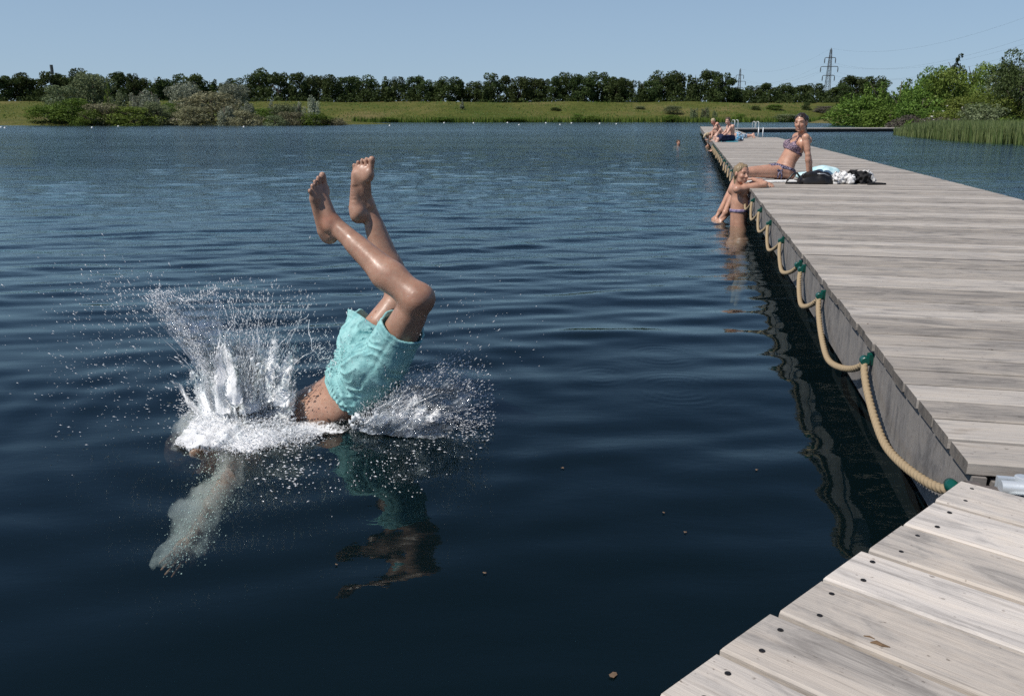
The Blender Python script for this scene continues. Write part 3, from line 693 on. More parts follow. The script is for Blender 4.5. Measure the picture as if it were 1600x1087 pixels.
bl_ = ['white buoy cut by the left frame edge','white buoy beside the left frame edge','large white buoy before the left point, below the grey-brown bush','tiny white buoy before the bright shrub of the left point','white buoy before the tan bushes of the left point',"tiny far buoy just right of the diver's far foot top",'larger white buoy right of the diver\'s feet','tiny far buoy left of the lone silvery sapling','tiny far buoy right of the lone silvery sapling','tiny far buoy first in the middle chain','nearer white buoy of the middle chain','tiny far buoy second in the middle chain','nearer white buoy right in the middle chain','tiny far buoy before the mid bank bush','white buoy right of the mid bank bush','last white buoy before the far bathers']
m = MB(); m.tube([(0, 0, -.12), (0, 0, -.08), (0, 0, .0), (0, 0, .1), (0, 0, .15), (0, 0, .17)], [.05, .13, .17, .14, .06, .02], 10); b_ = m.build('buoy', M_WHITEM, smooth=True)
for i, ((u, v), lab) in enumerate(zip(by, bl_)):
    o = b_ if i == 0 else b_.copy()
    if i: COL.objects.link(o)
    p = Pz(u, v, .0); o.location = p; s = .72 if v > 194 else .95; o.scale = (s, s, s)
    tag(o, lab, 'buoy', 'white buoys strung across the lake')
# ================================================================== JETTY
A0 = Pz(1520, 720, DECK); Dv = nrm(np.append((Pz(1258, 398, DECK) - A0)[:2], 0)); Nv = np.array([Dv[1], -Dv[0], 0])
JW = 2.43
def J(s, t, z=DECK): p = A0 + Dv * s + Nv * t; p[2] = z; return p
JA = math.atan2(Nv[1], Nv[0])
def planks(m, s0, s1, x0, x1, pitch=.150, gap=.0150, th=.032, jit=.004, shift=0.0, seed=0, zj=.0015):
    g = np.random.default_rng(seed); k = int(round((s1 - s0) / pitch)); pitch = (s1 - s0) / k
    for i in range(k):
        y = s0 + (i + .5) * pitch; a = x0 + g.uniform(-jit, jit) + shift * i; b = x1 + g.uniform(-jit, jit) + shift * i
        m.box(((a + b) / 2, y, -th / 2 + g.uniform(-zj, zj)), (b - a, pitch - gap - g.uniform(-.002, .004), th), bev=.003)
def section(s0, s1, t0, t1, label, seed, far=False):
    r = empty('pontoon', J(s0, 0), JA, label=label, cat='pontoon', group='floating jetty sections')
    L_ = s1 - s0
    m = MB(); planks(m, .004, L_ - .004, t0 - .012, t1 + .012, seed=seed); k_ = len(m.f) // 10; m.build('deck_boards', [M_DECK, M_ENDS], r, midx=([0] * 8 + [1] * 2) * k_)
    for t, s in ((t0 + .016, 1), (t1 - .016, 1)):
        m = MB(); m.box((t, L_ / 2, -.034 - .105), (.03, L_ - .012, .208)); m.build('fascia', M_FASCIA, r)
    for y in (.02, L_ - .02):
        m = MB(); m.box(((t0 + t1) / 2, y, -.034 - .09), (t1 - t0 - .09, .03, .16)); m.build('end_beam', M_FASCIA, r)
    k = max(1, int(L_ / 3)); m = MB()
    for i in range(k):
        a = L_ * i / k + .06; b = L_ * (i + 1) / k - .06
        m.box(((t0 + t1) / 2, (a + b) / 2, -.245 - .22), (t1 - t0 - .40, b - a, .44), bev=.05)
    m.build('float', M_FLOAT, r)
    return r
section(-.02, 3.0, 0, JW, 'nearest straight section of the grey plank jetty, first beyond the hinge', 1)
section(3.02, 14.9, 0, JW, 'long middle section of the jetty carrying the seated woman', 2)
section(14.95, 30.7, 0, JW, 'far section of the jetty where the person in navy shorts sits', 3)
section(30.75, 62.0, -.05, 1.75, 'narrower farthest jetty section running on to the cross pier', 4)
# a galvanised plate and raised lip where sections 1 and 2 meet
m = MB(); m.box((JW / 2, 0, .002), (JW - .02, .012, .004)); o = m.build('joint_strip', M_STEELB); o.location = J(3.01, 0, DECK - .004); o.rotation_euler = (0, 0, JA)
tag(o, 'dark steel joint strip between the first two jetty sections', 'joint strip')
# ---- rope runs with green clamps : one rope per section
def rope_profile(P_, R_, strands=3, pitch=.078, n=18):
    L_ = np.concatenate([[0], np.cumsum(np.linalg.norm(np.diff(P_, axis=0), axis=1))])
    m = MB(); pts_ = P_; T = np.gradient(pts_, axis=0); T /= np.linalg.norm(T, axis=1)[:, None]
    u = np.array([0, 0, 1.0]); u = u - T[0] * (u @ T[0])
    if np.linalg.norm(u) < .1: u = np.array([1.0, 0, 0])
    V = []
    th = 2 * math.pi * np.arange(n) / n
    for i in range(len(pts_)):
        u = u - T[i] * np.dot(u, T[i]); u /= np.linalg.norm(u); w_ = np.cross(T[i], u)
        ph = th * strands - 2 * math.pi * strands * L_[i] / pitch / 1.0
        rr = R_ * (.60 + .44 * np.abs(np.cos(ph / 2)) ** .6)
        V.append(pts_[i] + rr[:, None] * (np.cos(th)[:, None] * u + np.sin(th)[:, None] * w_))
    V = np.concatenate(V); m_ = len(pts_)
    F = [(i * n + k, i * n + (k + 1) % n, (i + 1) * n + (k + 1) % n, (i + 1) * n + k) for i in range(m_ - 1) for k in range(n)]
    m.add(V, F); m.add(V[:n], [tuple(range(n - 1, -1, -1))]); m.add(V[-n:], [tuple(range(n))]); return m
def sagcurve(a, b, sag, n, push=.03):
    """hanging loop in the (s, z) plane of the fascia; leaves the clamp, swings outwards and back"""
    t = np.linspace(0, 1, n); s = a + (b - a) * (t + .10 * np.sin(2 * math.pi * t) * .6)
    c = 4 * t * (1 - t); z = DECK - .082 - sag * c ** .72
    x = -.024 - push * c ** .6
    return np.stack([J(si, xi, zi) for si, xi, zi in zip(s, x, z)])
def clamp(parent, s, end=False):
    m = MB(); z = DECK - .075
    if end:  # flared end cup facing the rope
        m.tube([J(s + .015, -.03, z), J(s - .002, -.03, z), J(s - .005, -.03, z), J(s - .04, -.028, z + .004), J(s - .05, -.026, z + .005)], [.014, .0165, .016, .011, .005], 16)
    else:
        m.tube([J(s - .017, -.026, z), J(s - .014, -.026, z), J(s + .014, -.026, z), J(s + .017, -.026, z)], [.0135, .0165, .0165, .0135], 14)
        m.box(J(s, -.006, z + .006), (.022, .022, .046), bev=.004)
    m.build('clamp', M_CLAMP, parent, smooth=end)
def rope(stops, label, fine=True, sags=None, startcup=False):
    g = np.random.default_rng(int(stops[0] * 100) + 3); P_ = []
    for i, (a, b) in enumerate(zip(stops, stops[1:])):
        sag = sags[i] if sags else .13 + g.uniform(-.03, .03)
        q = sagcurve(a, b, sag, 260 if fine else 22); P_.append(q if i == len(stops) - 2 else q[:-1])
    P_ = np.concatenate(P_)
    r = empty('rope', J(stops[0], -.03, DECK - .08), 0, label=label, cat='rope', group='rope loops along the jetty side')
    M_ = Matrix.Translation(r.location).inverted()
    if fine: o = rope_profile(P_, .0125).build('strand', M_ROPE, r, smooth=True)
    else:
        q = MB(); q.tube(P_, np.full(len(P_), .0125), 8); o = q.build('strand', M_ROPE, r, smooth=True)
    for i, s in enumerate(stops): clamp(r, s, end=(startcup and i == 0))
    for c in children(r): c.matrix_parent_inverse = M_
    return r
rope([.02, 1.08, 2.2, 2.93], 'thick tan rope hanging in loops along the nearest jetty section', True, [.105, .15, .12], True)
rope([3.08, 4.07, 5.05, 6.01, 6.95, 7.9], 'tan rope looping along the jetty from the joint to the woman in the water', True, [.12, .13, .12, .13, .13])
rope([7.95 + .95 * i for i in range(8)], 'tan rope loops on the jetty side beyond the woman in the water', False)
rope([15.1 + .93 * i for i in range(11)], 'far tan rope loops below the person in navy shorts', False)
# ---- near deck (camera stands on it)
C0 = Pz(1505, 750, DECK); C1 = Pz(1172, 982, DECK); ed = nrm(C1 - C0)
pa = R(-41.9); Xd = np.array([math.cos(pa), math.sin(pa), 0]); Yd_ = np.array([-Xd[1], Xd[0], 0])
stepx = float(ed @ Xd) / abs(float(ed @ Yd_)) ; pitchN = .1497
r = empty('near_pontoon', C0, pa, label='pale weathered plank deck in the near right corner', cat='pontoon')
m = MB(); g = np.random.default_rng(4)
screws = []
for i in range(19):
    y = -(i + .5) * pitchN; a = stepx * pitchN * (i + .5) + (-.002, .002, .003, -.002, .002, -.003, .001, .0)[i % 8]
    k0 = len(m.v); m.box(((a + a + 3.4) / 2, y, -.016 + g.uniform(-.001, .001)), (3.4, pitchN - .0125, .032), bev=.004)
    for q in range(k0, len(m.v)):
        vx, vy, vz = m.v[q]; m.v[q] = (vx - stepx * (vy - y) * .93 + (.0022 if (vz > -.004 and vx < 1) else 0), vy, vz)
    for q in (-.25, .25): screws.append((a + .042 + g.uniform(-.006, .006), y + q * pitchN * 1.02 + g.uniform(-.006, .006)))
k_ = len(m.f) // 10; m.build('deck_boards', [M_NEAR, M_ENDS], r, midx=([0] * 8 + [1] * 2) * k_)
m = MB(); c2 = np.array([stepx * pitchN * 9.5 + .03, -pitchN * 9.5, -.14]); an = math.atan2(-1, stepx); Mr = np.array(Matrix.Rotation(an, 3, 'Z'))
m.box(c2, (pitchN * 19.5, .03, .2), Mr); m.build('fascia', M_FASCIA, r)
m = MB(); m.box((1.9, -1.45, -.5), (2.8, 2.5, .42), bev=.05); m.build('float', M_FLOAT, r)
m = MB(); m.tube([(0, 0, -.004), (0, 0, .0006), (0, 0, .0009)], [.0049, .0049, .0043], 14)
m.box((0, 0, .0011), (.007, .0016, .0008)); m.box((0, 0, .0013), (.0016, .007, .0008))
s0 = m.build('screw', M_SCREW, r)
m2 = None
for i, (x, y) in enumerate(screws):
    o = s0 if i == 0 else s0.copy()
    if i: COL.objects.link(o)
    o.parent = r; o.location = (x, y, 0); o.rotation_euler = (0, 0, i * 1.3)
# knot and chips on the fifth plank
m = MB(); m.tube([(0, 0, 0), (.008, .003, .001), (.016, .001, .001), (.027, .004, 0)], [.001, .0035, .0028, .0008], 6); m.tube([(-.012, .012, 0), (-.004, .014, .0005), (.004, .013, 0)], [.0008, .0014, .0006], 6); kn = m.build('leaf_scrap', simple('dry_leaf', (.16, .10, .055), .9))
kn.location = Pz(1360, 1003, DECK + .001); kn.rotation_euler = (0, 0, pa + .15); tag(kn, 'small brown dry scrap lying on the near plank deck', 'leaf')
# hinge between near deck and jetty : brown lug, galvanised sleeve
h = empty('hinge', J(-.06, -.02, DECK - .03), JA, label='galvanised hinge bar joining near deck and jetty', cat='hinge')
m = MB(); m.box((.55, -.045, -.012), (1.0, .075, .012)); m.box((.55, -.01, .004), (1.0, .012, .044)); m.tube([(.05, -.035, .012), (1.05, -.035, .012)], [.015, .015], 20); o_ = m.build('bar', M_GALV, h); o_.data.polygons.foreach_set('use_smooth', [len(p.vertices) == 4 and i_ > 11 for i_, p in enumerate(o_.data.polygons)])
for x, y, z in ((.10, -.012, .026), (.12, -.066, -.006), (.42, -.066, -.006), (.72, -.066, -.006)):
    m = MB(); m.tube([(x, y, z - .006), (x, y, z + .004), (x, y, z + .006)], [.016, .016, .012], 10); m.build('bolt', M_GALV, h, smooth=False)
m = MB(); m.box((.025, -.03, -.012), (.06, .05, .028), bev=.006); m.box((.0, -.015, -.035), (.018, .05, .07), bev=.008)
m.tube([(-.014, -.02, -.012), (.012, -.02, -.012)], [.024, .024], 18); m.build('lug', M_STEELB, h)
# ---- far cross pier, ladders
PA, PB = np.array([16.2, 64.0, .27]), np.array([36.5, 68.5, .27]); pd = nrm(PB - PA); pang = math.atan2(pd[1], pd[0]); PL = float(np.linalg.norm(PB - PA))
r = empty('cross_pier', PA, pang, label='long low pier crossing behind the jetty towards the reeds', cat='pier')
m = MB(); g = np.random.default_rng(3)
for i in range(int(PL / .15)): m.box((i * .15 + .075, 1.1, -.02), (.143, 2.3, .04))
m.build('deck_boards', M_NEAR, r)
m = MB(); m.box((PL / 2, -.04, -.03), (PL, .03, .07)); m.build('edge_board', M_NEAR, r)
m = MB(); m.box((PL / 2, 1.1, -.22), (PL - .2, 2.1, .32)); m.build('float', M_FLOAT, r)
def ladder(x, y, z, rz, wd, top, label):
    r = empty('ladder', (x, y, z), rz, label=label, cat='ladder', group='swim ladders')
    for s in (-1, 1):
        q = MB(); q.tube([(s * wd / 2, -.04, -.7), (s * wd / 2, -.04, top - .12), (s * wd / 2, .03, top), (s * wd / 2, .30, top), (s * wd / 2, .38, top - .1), (s * wd / 2, .38, 0)], np.full(6, .017), 8)
        q.build('rail', M_WHITEM, r, smooth=True)
    q = MB()
    for k in range(3): q.tube([(-wd / 2, -.04, -.12 - .25 * k), (wd / 2, -.04, -.12 - .25 * k)], [.012, .012], 6)
    q.build('rung', M_WHITEM, r)
    return r
q = PY(1182, 200, 65.0); ladder(q[0], 65.0, .27, pang, .30, .50, 'pair of white ladder rails standing on the long cross pier')
q = PY(1149, 200, 62); ladder(q[0], 61.9, .40, pang, .28, .50, 'white ladder rails at the corner where jetty and cross pier meet')
q = J(30.9, 1.86, DECK); ladder(q[0], q[1], DECK, JA + 3.05, .16, .34, 'white ladder seen edge-on at the step in the jetty\'s right side')
# ================================================================== PEOPLE
SK_TAN = m_skin('tanned_skin', (.42, .255, .178), wet_=True); SK_MID = m_skin('light_tan_skin', (.50, .295, .205)); SK_PALE = m_skin('fair_skin', (.60, .385, .295))
SK_BACK = m_skin('rosy_skin', (.58, .32, .24))
def m_cloth(name, a, b=None, scale=20, rough=.75, lo=.45, hi=.55, wrinkle=.4, c=None):
    m, n = newmat(name); co = objco(n)
    f = noise(n, co, scale, 3, .6)
    if b is None: b = tuple(x * .88 for x in a)
    st = [(lo, a), (hi, b)] if c is None else [(lo, a), ((lo + hi) / 2, b), (hi, c)]
    col = ramp(n, f, st)
    p = nd(n, 'ShaderNodeBsdfPrincipled', Base__Color=col, Roughness=rough); p.inputs['Specular IOR Level'].default_value = .3
    ln(n, bump(n, noise(n, co, 55, 4, .65, .5), wrinkle, .006), p.inputs['Normal']); out(n, p.outputs[0]); return m
def m_hair(name, a, b, rough=.38):
    m, n = newmat(name); co = objco(n)
    f = noise(n, objco(n, (60, 60, 9)), 4, 4, .6); c = mixc(n, f, a, b)
    p = nd(n, 'ShaderNodeBsdfPrincipled', Base__Color=c, Roughness=rough); ln(n, bump(n, f, .6, .004), p.inputs['Normal']); out(n, p.outputs[0]); return m
H_DARK = m_hair('dark_wet_hair', (.012, .008, .006), (.05, .03, .02)); H_BLOND = m_hair('wet_blond_hair', (.16, .11, .06), (.40, .30, .18)); H_BROWN = m_hair('brown_hair', (.045, .026, .015), (.12, .075, .045)); H_LIGHT = m_hair('fair_hair', (.38, .28, .16), (.62, .50, .33))
def frame(fwd, up):
    f = nrm(fwd); r = nrm(np.cross(f, up)); u = np.cross(r, f); return r, f, u     # right, forward, up
def head(F, c, fwd, up, S=1.0, face=True, paint=None):
    r, f, u = frame(fwd, up); c = np.array(c, float)
    P = lambda x, y, z: c + (r * x + f * y + u * z) * S
    B = np.stack([r, f, u])
    F.ell(P(0, -.012, .032), np.array([.073, .094, .084]) * S, B, .02 * S)
    F.ell(P(0, .022, -.028), np.array([.060, .068, .080]) * S, B, .02 * S)
    F.cap(P(-.028, .035, -.078), P(.028, .035, -.078), .026 * S, k=.02 * S); F.ell(P(0, .066, -.096), np.array([.021, .019, .018]) * S, B, .018 * S)
    if face:
        for s in (-1, 1):
            F.ell(P(s * .037, .058, -.026), np.array([.022, .022, .022]) * S, B, .018 * S)
            F.ell(P(s * .031, .090, .010), np.array([.016, .014, .010]) * S, B, .012 * S, 'sub')
            F.ell(P(s * .031, .070, .009), np.array([.013, .012, .0115]) * S, B, .004 * S)
            F.cap(P(s * .012, .084, .028), P(s * .046, .072, .028), .007 * S, k=.012 * S)
            F.ell(P(s * .074, -.008, -.004), np.array([.011, .020, .031]) * S, B, .006 * S)
        F.cap(P(0, .083, .014), P(0, .108, -.026), .0075 * S, .0125 * S, k=.010 * S)
        F.cap(P(-.012, .093, -.031), P(.012, .093, -.031), .008 * S, k=.006 * S)
        F.ell(P(0, .083, -.057), np.array([.024, .013, .0075]) * S, B, .006 * S); F.ell(P(0, .081, -.070), np.array([.021, .013, .0085]) * S, B, .006 * S)
        if paint is not None:
            for s in (-1, 1):
                paint.append((P(s * .031, .083, .010), np.array([.013, .010, .0065]) * S, B, (.05, .045, .05)))
                paint.append((P(s * .030, .083, .031), np.array([.021, .016, .0055]) * S, B, (.25, .2, .17)))
                paint.append((P(s * .038, .070, -.032), np.array([.017, .018, .014]) * S, B, (1.08, .86, .82)))
            paint.append((P(0, .093, -.071), np.array([.025, .014, .0065]) * S, B, (.78, .42, .40)))
            paint.append((P(0, .094, -.056), np.array([.025, .014, .004]) * S, B, (.78, .42, .40)))
            paint.append((P(0, .096, -.0635), np.array([.020, .012, .0045]) * S, B, (1.5, 2.1, 2.5)))
    return P, B
def hand(F, w_, d, nrm_, side, S=1.0, curl=.35, spread=.16, k=.006):
    """w_ wrist, d direction of the fingers, nrm_ palm normal, side = direction of the thumb"""
    d = nrm(d); n_ = nrm(nrm_ - d * np.dot(nrm_, d)); t = np.cross(n_, d); t = t if np.dot(t, side) > 0 else -t
    q = lambda x, y, z: np.array(w_) + (t * x + d * y + n_ * z) * S
    F.ell(q(0, .050, 0), np.array([.040, .052, .015]) * S, np.stack([t, d, n_]), .02 * S)
    for i, (x, L) in enumerate(((.030, .072), (.010, .080), (-.010, .074), (-.029, .058))):
        a = spread * (1.2 - .8 * i) * .5; b = q(x, .088, 0); p0 = b; ang = .15
        for j, fr in enumerate((.45, .32, .23)):
            ang += curl * (1 + .25 * j)
            dd = nrm((d * math.cos(ang) + n_ * math.sin(ang)) + t * a); p1 = p0 + dd * L * fr * S
            F.cap(p0, p1, (.0088 - .0011 * j) * S, (.0080 - .0012 * j) * S, k=k * S * .6); p0 = p1
    p0 = q(.030, .022, .004)
    for L, dd in ((.045, nrm(t * .75 + d * .75 + n_ * .25)), (.032, nrm(t * .35 + d * .95 + n_ * .3))):
        p1 = p0 + dd * L * S; F.cap(p0, p1, .0115 * S, .0085 * S, k=.008 * S); p0 = p1
def foot(F, ank, D, N, lat, S=1.0):
    """ank ankle centre, D heel->toe, N out of the sole, lat towards the little toe"""
    D = nrm(D); N = nrm(N - D * np.dot(N, D)); L = np.cross(D, N); L = L if np.dot(L, lat) > 0 else -L
    q = lambda x, y, z: np.array(ank) + (L * x + D * y + N * z) * S      # x lateral, y forward, z down
    B = np.stack([L, D, N])
    F.ell(q(0, -.042, .046), np.array([.032, .038, .034]) * S, B, .02 * S)
    F.cap(q(0, -.028, .0), q(0, -.046, .030), .025 * S, .027 * S, k=.02 * S)
    for s in (-1, 1): F.ell(q(s * .030, -.004, .010), np.array([.012, .017, .018]) * S, B, .012 * S)
    F.cap(q(.004, .02, .020), q(-.008, .105, .050), .032 * S, .021 * S, k=.025 * S)
    F.cap(q(.018, -.02, .052), q(.030, .105, .062), .022 * S, .018 * S, k=.02 * S)
    F.ell(q(0, .118, .060), np.array([.046, .034, .017]) * S, B, .016 * S)
    F.ell(q(-.030, .122, .062), np.array([.021, .028, .019]) * S, B, .012 * S)
    for y in (.02, .034, .048, .060, .071): F.cap(q(-.022, y, .0665 + .002), q(.026, y - .012, .076), .003 * S, k=.006 * S, mode='sub')
    for i, (x, y, rr, ln_) in enumerate(((-.032, .150, .0135, .038), (-.010, .152, .0092, .030), (.008, .147, .0086, .026), (.024, .139, .0082, .022), (.038, .128, .0082, .017))):
        F.cap(q(x, y - .02, .060), q(x + .002 * i, y + ln_ * .55, .060), rr * .95 * S, rr * .85 * S, k=.005 * S); F.ell(q(x + .002 * i, y + ln_ * .8, .062), np.array([rr, rr * 1.15, rr]) * S, B, .004 * S)
def limb_leg(F, h, kn, an, S=1.0, back=None, heavy=1.0):
    h, kn, an = (np.array(p, float) for p in (h, kn, an)); bk = nrm(back) if back is not None else np.zeros(3)
    F.cap(h, kn, .082 * S * heavy, .052 * S, k=.03 * S)
    F.cap(lerp(h, kn, .15) - bk * .012 * S, lerp(h, kn, .75) - bk * .008 * S, .066 * S * heavy, .050 * S, k=.03 * S)
    F.ell(kn - bk * .016 * S, np.array([.044, .044, .044]) * S, None, .025 * S)
    F.cap(kn, lerp(kn, an, .30), .048 * S, .048 * S, k=.03 * S); F.cap(lerp(kn, an, .3), an, .048 * S, .031 * S, k=.03 * S)
    F.cap(lerp(kn, an, .02) + bk * .006 * S, lerp(kn, an, .36) + bk * .015 * S, .038 * S, .0415 * S, k=.04 * S); F.cap(lerp(kn, an, .36) + bk * .015 * S, lerp(kn, an, .72) + bk * .010 * S, .0415 * S, .024 * S, k=.04 * S)
    F.cap(lerp(kn, an, .65) + bk * .012 * S, an + bk * .020 * S, .014 * S, .012 * S, k=.02 * S)
def limb_arm(F, s, e, w_, S=1.0, heavy=1.0):
    s, e, w_ = (np.array(p, float) for p in (s, e, w_))
    F.ell(s, np.array([.053, .053, .053]) * S * heavy, None, .03 * S); F.cap(s, e, .047 * S * heavy, .036 * S * heavy, k=.02 * S)
    F.cap(lerp(s, e, .3), lerp(s, e, .7), .044 * S * heavy, .040 * S * heavy, k=.02 * S)
    F.cap(e, lerp(e, w_, .3), .036 * S * heavy, .039 * S * heavy, k=.015 * S); F.cap(lerp(e, w_, .25), w_, .039 * S * heavy, .024 * S * heavy, k=.015 * S)
def torso(F, pel, wai, che, nek, front, S=1.0, fem=False, flat=1.0):
    """pelvis centre, waist, chest centre, base of neck; front = body front"""
    pel, wai, che, nek = (np.array(p, float) for p in (pel, wai, che, nek))
    U1, U2 = nrm(wai - pel), nrm(nek - wai); 
    def fr(U): f = nrm(front - U * np.dot(front, U)); return np.stack([nrm(np.cross(f, U)), f, U])
    B1, Bm, B2 = fr(U1), fr(nrm(U1 + U2)), fr(U2); w1, w2 = (.158, .120) if fem else (.150, .135)
    F.ell(pel, np.array([w1, .108, .115]) * S, B1, .03 * S); F.ell(lerp(pel, wai, .5), np.array([(w1 + w2) / 2 - .006, .100, .12]) * S, B1, .05 * S)
    F.ell(wai, np.array([w2, .092, .125]) * S, Bm, .05 * S); F.ell(lerp(wai, che, .5), np.array([w2 + .005, .098, .12]) * S, Bm, .05 * S)
    F.ell(che, np.array([.138 if fem else .158, .102, .155]) * S, B2, .05 * S)
    r, f, u = B2
    F.cap(lerp(che, nek, .75) - r * .11 * S - f * .01 * S, lerp(che, nek, .75) + r * .11 * S - f * .01 * S, .055 * S, k=.05 * S)
    for s in (-1, 1): F.cap(nek + r * s * .03 * S - f * .02 * S, lerp(che, nek, .8) + r * s * .14 * S - f * .012 * S, .038 * S, .04 * S, k=.04 * S)
    F.cap(lerp(pel, wai, .3) - f * .115 * S, lerp(che, nek, .5) - f * .118 * S, .016 * S, k=.03 * S, mode='sub')
    r1, f1, u1 = B1
    for s in (-1, 1): F.ell(pel + r1 * s * .075 * S - f1 * .055 * S - u1 * .03 * S, np.array([.085, .085, .09]) * S, B1, .03 * S)
    if fem:
        for s in (-1, 1): F.ell(che + r * s * .072 * S + f * .082 * S - u * .005 * S, np.array([.060, .055, .058]) * S, B2, .022 * S)
    else:
        for s in (-1, 1): F.ell(che + r * s * .07 * S + f * .075 * S + u * .04 * S, np.array([.075, .035, .06]) * S, B2, .03 * S)
    return B1, Bm, B2
def body_obj(F, name, mat_, parent, paint=(), noise_amp=0):
    V, Fc = F.mesh()
    C_ = np.ones((len(V), 3), np.float32)
    for c, rr, B, col in paint:
        q = (V - c) @ np.asarray(B).T / rr; d = (q * q).sum(1); a = np.clip((1.25 - d) / .5, 0, 1)[:, None]
        C_ = C_ * (1 - a) + a * np.array(col)
    loc = np.array(parent.location)
    return meshobj(name, V - loc, Fc, mat_, parent, True, cols=C_)
def cloth_from(F, cond, thick, name, mat_, parent, k=.0):
    """garment: body skin pushed out by thick, kept where cond (signed field) < 0"""
    f = np.maximum(F.f - thick, cond.astype(np.float32)); V, Fc = nets(f, F.lo, F.vox)
    return meshobj(name, V - np.array(parent.location), Fc, mat_, parent, True)
def slab(P, c, n, h): return np.abs((P - c) @ np.asarray(n)) - h
def person(loc, label, group=None): return empty('person', loc, 0, label=label, cat='person', group=group)
# ------------------------------------------------------------------ the diver
YD = 3.25
hipc = PY(581, 571, YD); wst = PY(527, 624, YD + .01); che = PY(458, 668, YD + .03); nek = PY(385, 700, YD + .06); nek[2] = min(nek[2], -.14)
hL, hR = PY(596, 573, YD - .10), PY(561, 558, YD + .09)
kL, aL = PY(654, 468, YD - .24), PY(524, 352, YD - .06)
kR, aR = PY(627, 463, YD + .20), PY(573, 318, YD + .24)
F = Field((-1.85, 2.55, -.80), (-.20, 3.75, 1.14), .0052)
front = np.array([.50, .42, -.65])
B1, Bm, B2 = torso(F, hipc, wst, che, nek, front, 1.0)
limb_leg(F, hL, kL, aL, 1.02, back=np.array([-.75, -.15, -.62])); limb_leg(F, hR, kR, aR, 1.02, back=np.array([-.9, -.2, -.35]))
foot(F, aL, PY(491, 268, YD - .06) - PY(503, 352, YD - .02), np.array([-.84, .52, -.1]), np.array([-.4, -1, 0]), 1.0)
foot(F, aR, PY(573, 243, YD + .22) - PY(560, 318, YD + .22), np.array([-.46, -.86, -.06]), np.array([-1, 0, 0]), 1.04)
hd = Pz(308, 706, -.20); hd_up = nrm(hd - nek) * .75 + np.array([-.25, -.25, -.1]); paint = []
F.cap(nek, hd, .056, .05, k=.03)
PH_, BH = head(F, hd, np.array([.35, -.1, -.9]), hd_up, 1.0, True, paint)
sL, sR = lerp(che, nek, .85) + np.array([-.02, -.16, -.06]), lerp(che, nek, .85) + np.array([0, .17, -.03])
eL = Pz(345, 770, -.33); wL = Pz(300, 842, -.46); eR = eL + np.array([-.02, .24, .02]); wR = wL + np.array([.03, .10, .0])
limb_arm(F, sL, eL, wL); limb_arm(F, sR, eR, wR)
hand(F, wL, Pz(262, 888, -.54) - wL, np.array([.2, 1, .3]), np.array([1, 0, -.4]), 1.0, .12); hand(F, wR, Pz(262, 880, -.54) - wL, np.array([.2, -1, .3]), np.array([1, 0, -.4]), 1.0, .12)
# creases on the soles
def crease(p, d, k): 
    q = F.sub(np.array(p) - .02, np.array(p) + .02)
pr = person(hipc, 'person diving head first into the lake in turquoise swim shorts, bare feet up')
loc = np.array(pr.location)
DIVER = F
I3 = np.eye(3)
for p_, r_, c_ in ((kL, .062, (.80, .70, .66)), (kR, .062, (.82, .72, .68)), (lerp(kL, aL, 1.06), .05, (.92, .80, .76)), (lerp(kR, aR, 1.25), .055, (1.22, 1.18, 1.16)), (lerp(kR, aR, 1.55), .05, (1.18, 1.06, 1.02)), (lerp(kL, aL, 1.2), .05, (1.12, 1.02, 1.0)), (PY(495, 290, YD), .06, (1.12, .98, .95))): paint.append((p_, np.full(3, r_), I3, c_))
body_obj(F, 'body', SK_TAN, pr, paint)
# hair
FH = Field(hd - .22, hd + .22, .006)
FH.ell(PH_(0, -.016, .036), np.array([.081, .101, .091]), BH, .01); P_ = FH.pts(); rel = (P_ - hd) @ BH.T
lim = np.maximum(-(rel[..., 2] + .035 - .3 * np.maximum(rel[..., 1] - .02, 0) * 3), rel[..., 1] - .074) ; FH.f = np.maximum(FH.f + .003 * sines(P_, 8, 30, 4), lim)
V, Fc = FH.mesh(); meshobj('hair', V - loc, Fc, H_DARK, pr, True)
# ---- shorts : wide legs, wrinkled, hollow at the hems
lo, hi = np.array([-.95, 2.95, -.12]), np.array([-.2, 3.65, .62])
G = Field(lo, hi, .0042)
G.ell(hipc, np.array([.178, .138, .135]), B1, .02); G.ell(lerp(hipc, wst, .55), np.array([.158, .117, .11]), B1, .05)
for s in (-1, 1): G.ell(hipc + B1[0] * s * .078 - B1[1] * .060 - B1[2] * .03, np.array([.102, .108, .112]), B1, .04)
eLh, eRh = lerp(hL, kL, .60), PY(582, 496, YD + .12)
G.cap(hL, lerp(hL, kL, .95), .100, .086, k=.018); hemR = PY(582, 492, YD + .12); G.cap(hR, hR + (hemR - hR) * 1.4, .096, .086, k=.018)
P_ = G.pts()
inner = G.f + .0065
uL, uR, uW = nrm(kL - hL), nrm(hemR - hR), nrm(wst - hipc)
sl_ = (P_ - eLh) @ uL; sr_ = (P_ - eRh) @ uR
nearL = np.linalg.norm(P_ - (hL + uL * np.clip((P_ - hL) @ uL, 0, 1)[..., None]), axis=-1); nearR = np.linalg.norm(P_ - (hR + uR * np.clip((P_ - hR) @ uR, 0, 1)[..., None]), axis=-1)
isL = nearL < nearR
hem = np.where(isL, sl_ + .006 * np.sin(P_[..., 1] * 60), sr_ + .012 * np.sin(P_[..., 0] * 50 + P_[..., 1] * 40)).astype(np.float32)
waistcut = ((P_ - lerp(hipc, wst, .82)) @ uW).astype(np.float32)
ax_ = np.where(isL[..., None], uL, uR); q_ = P_ - hipc
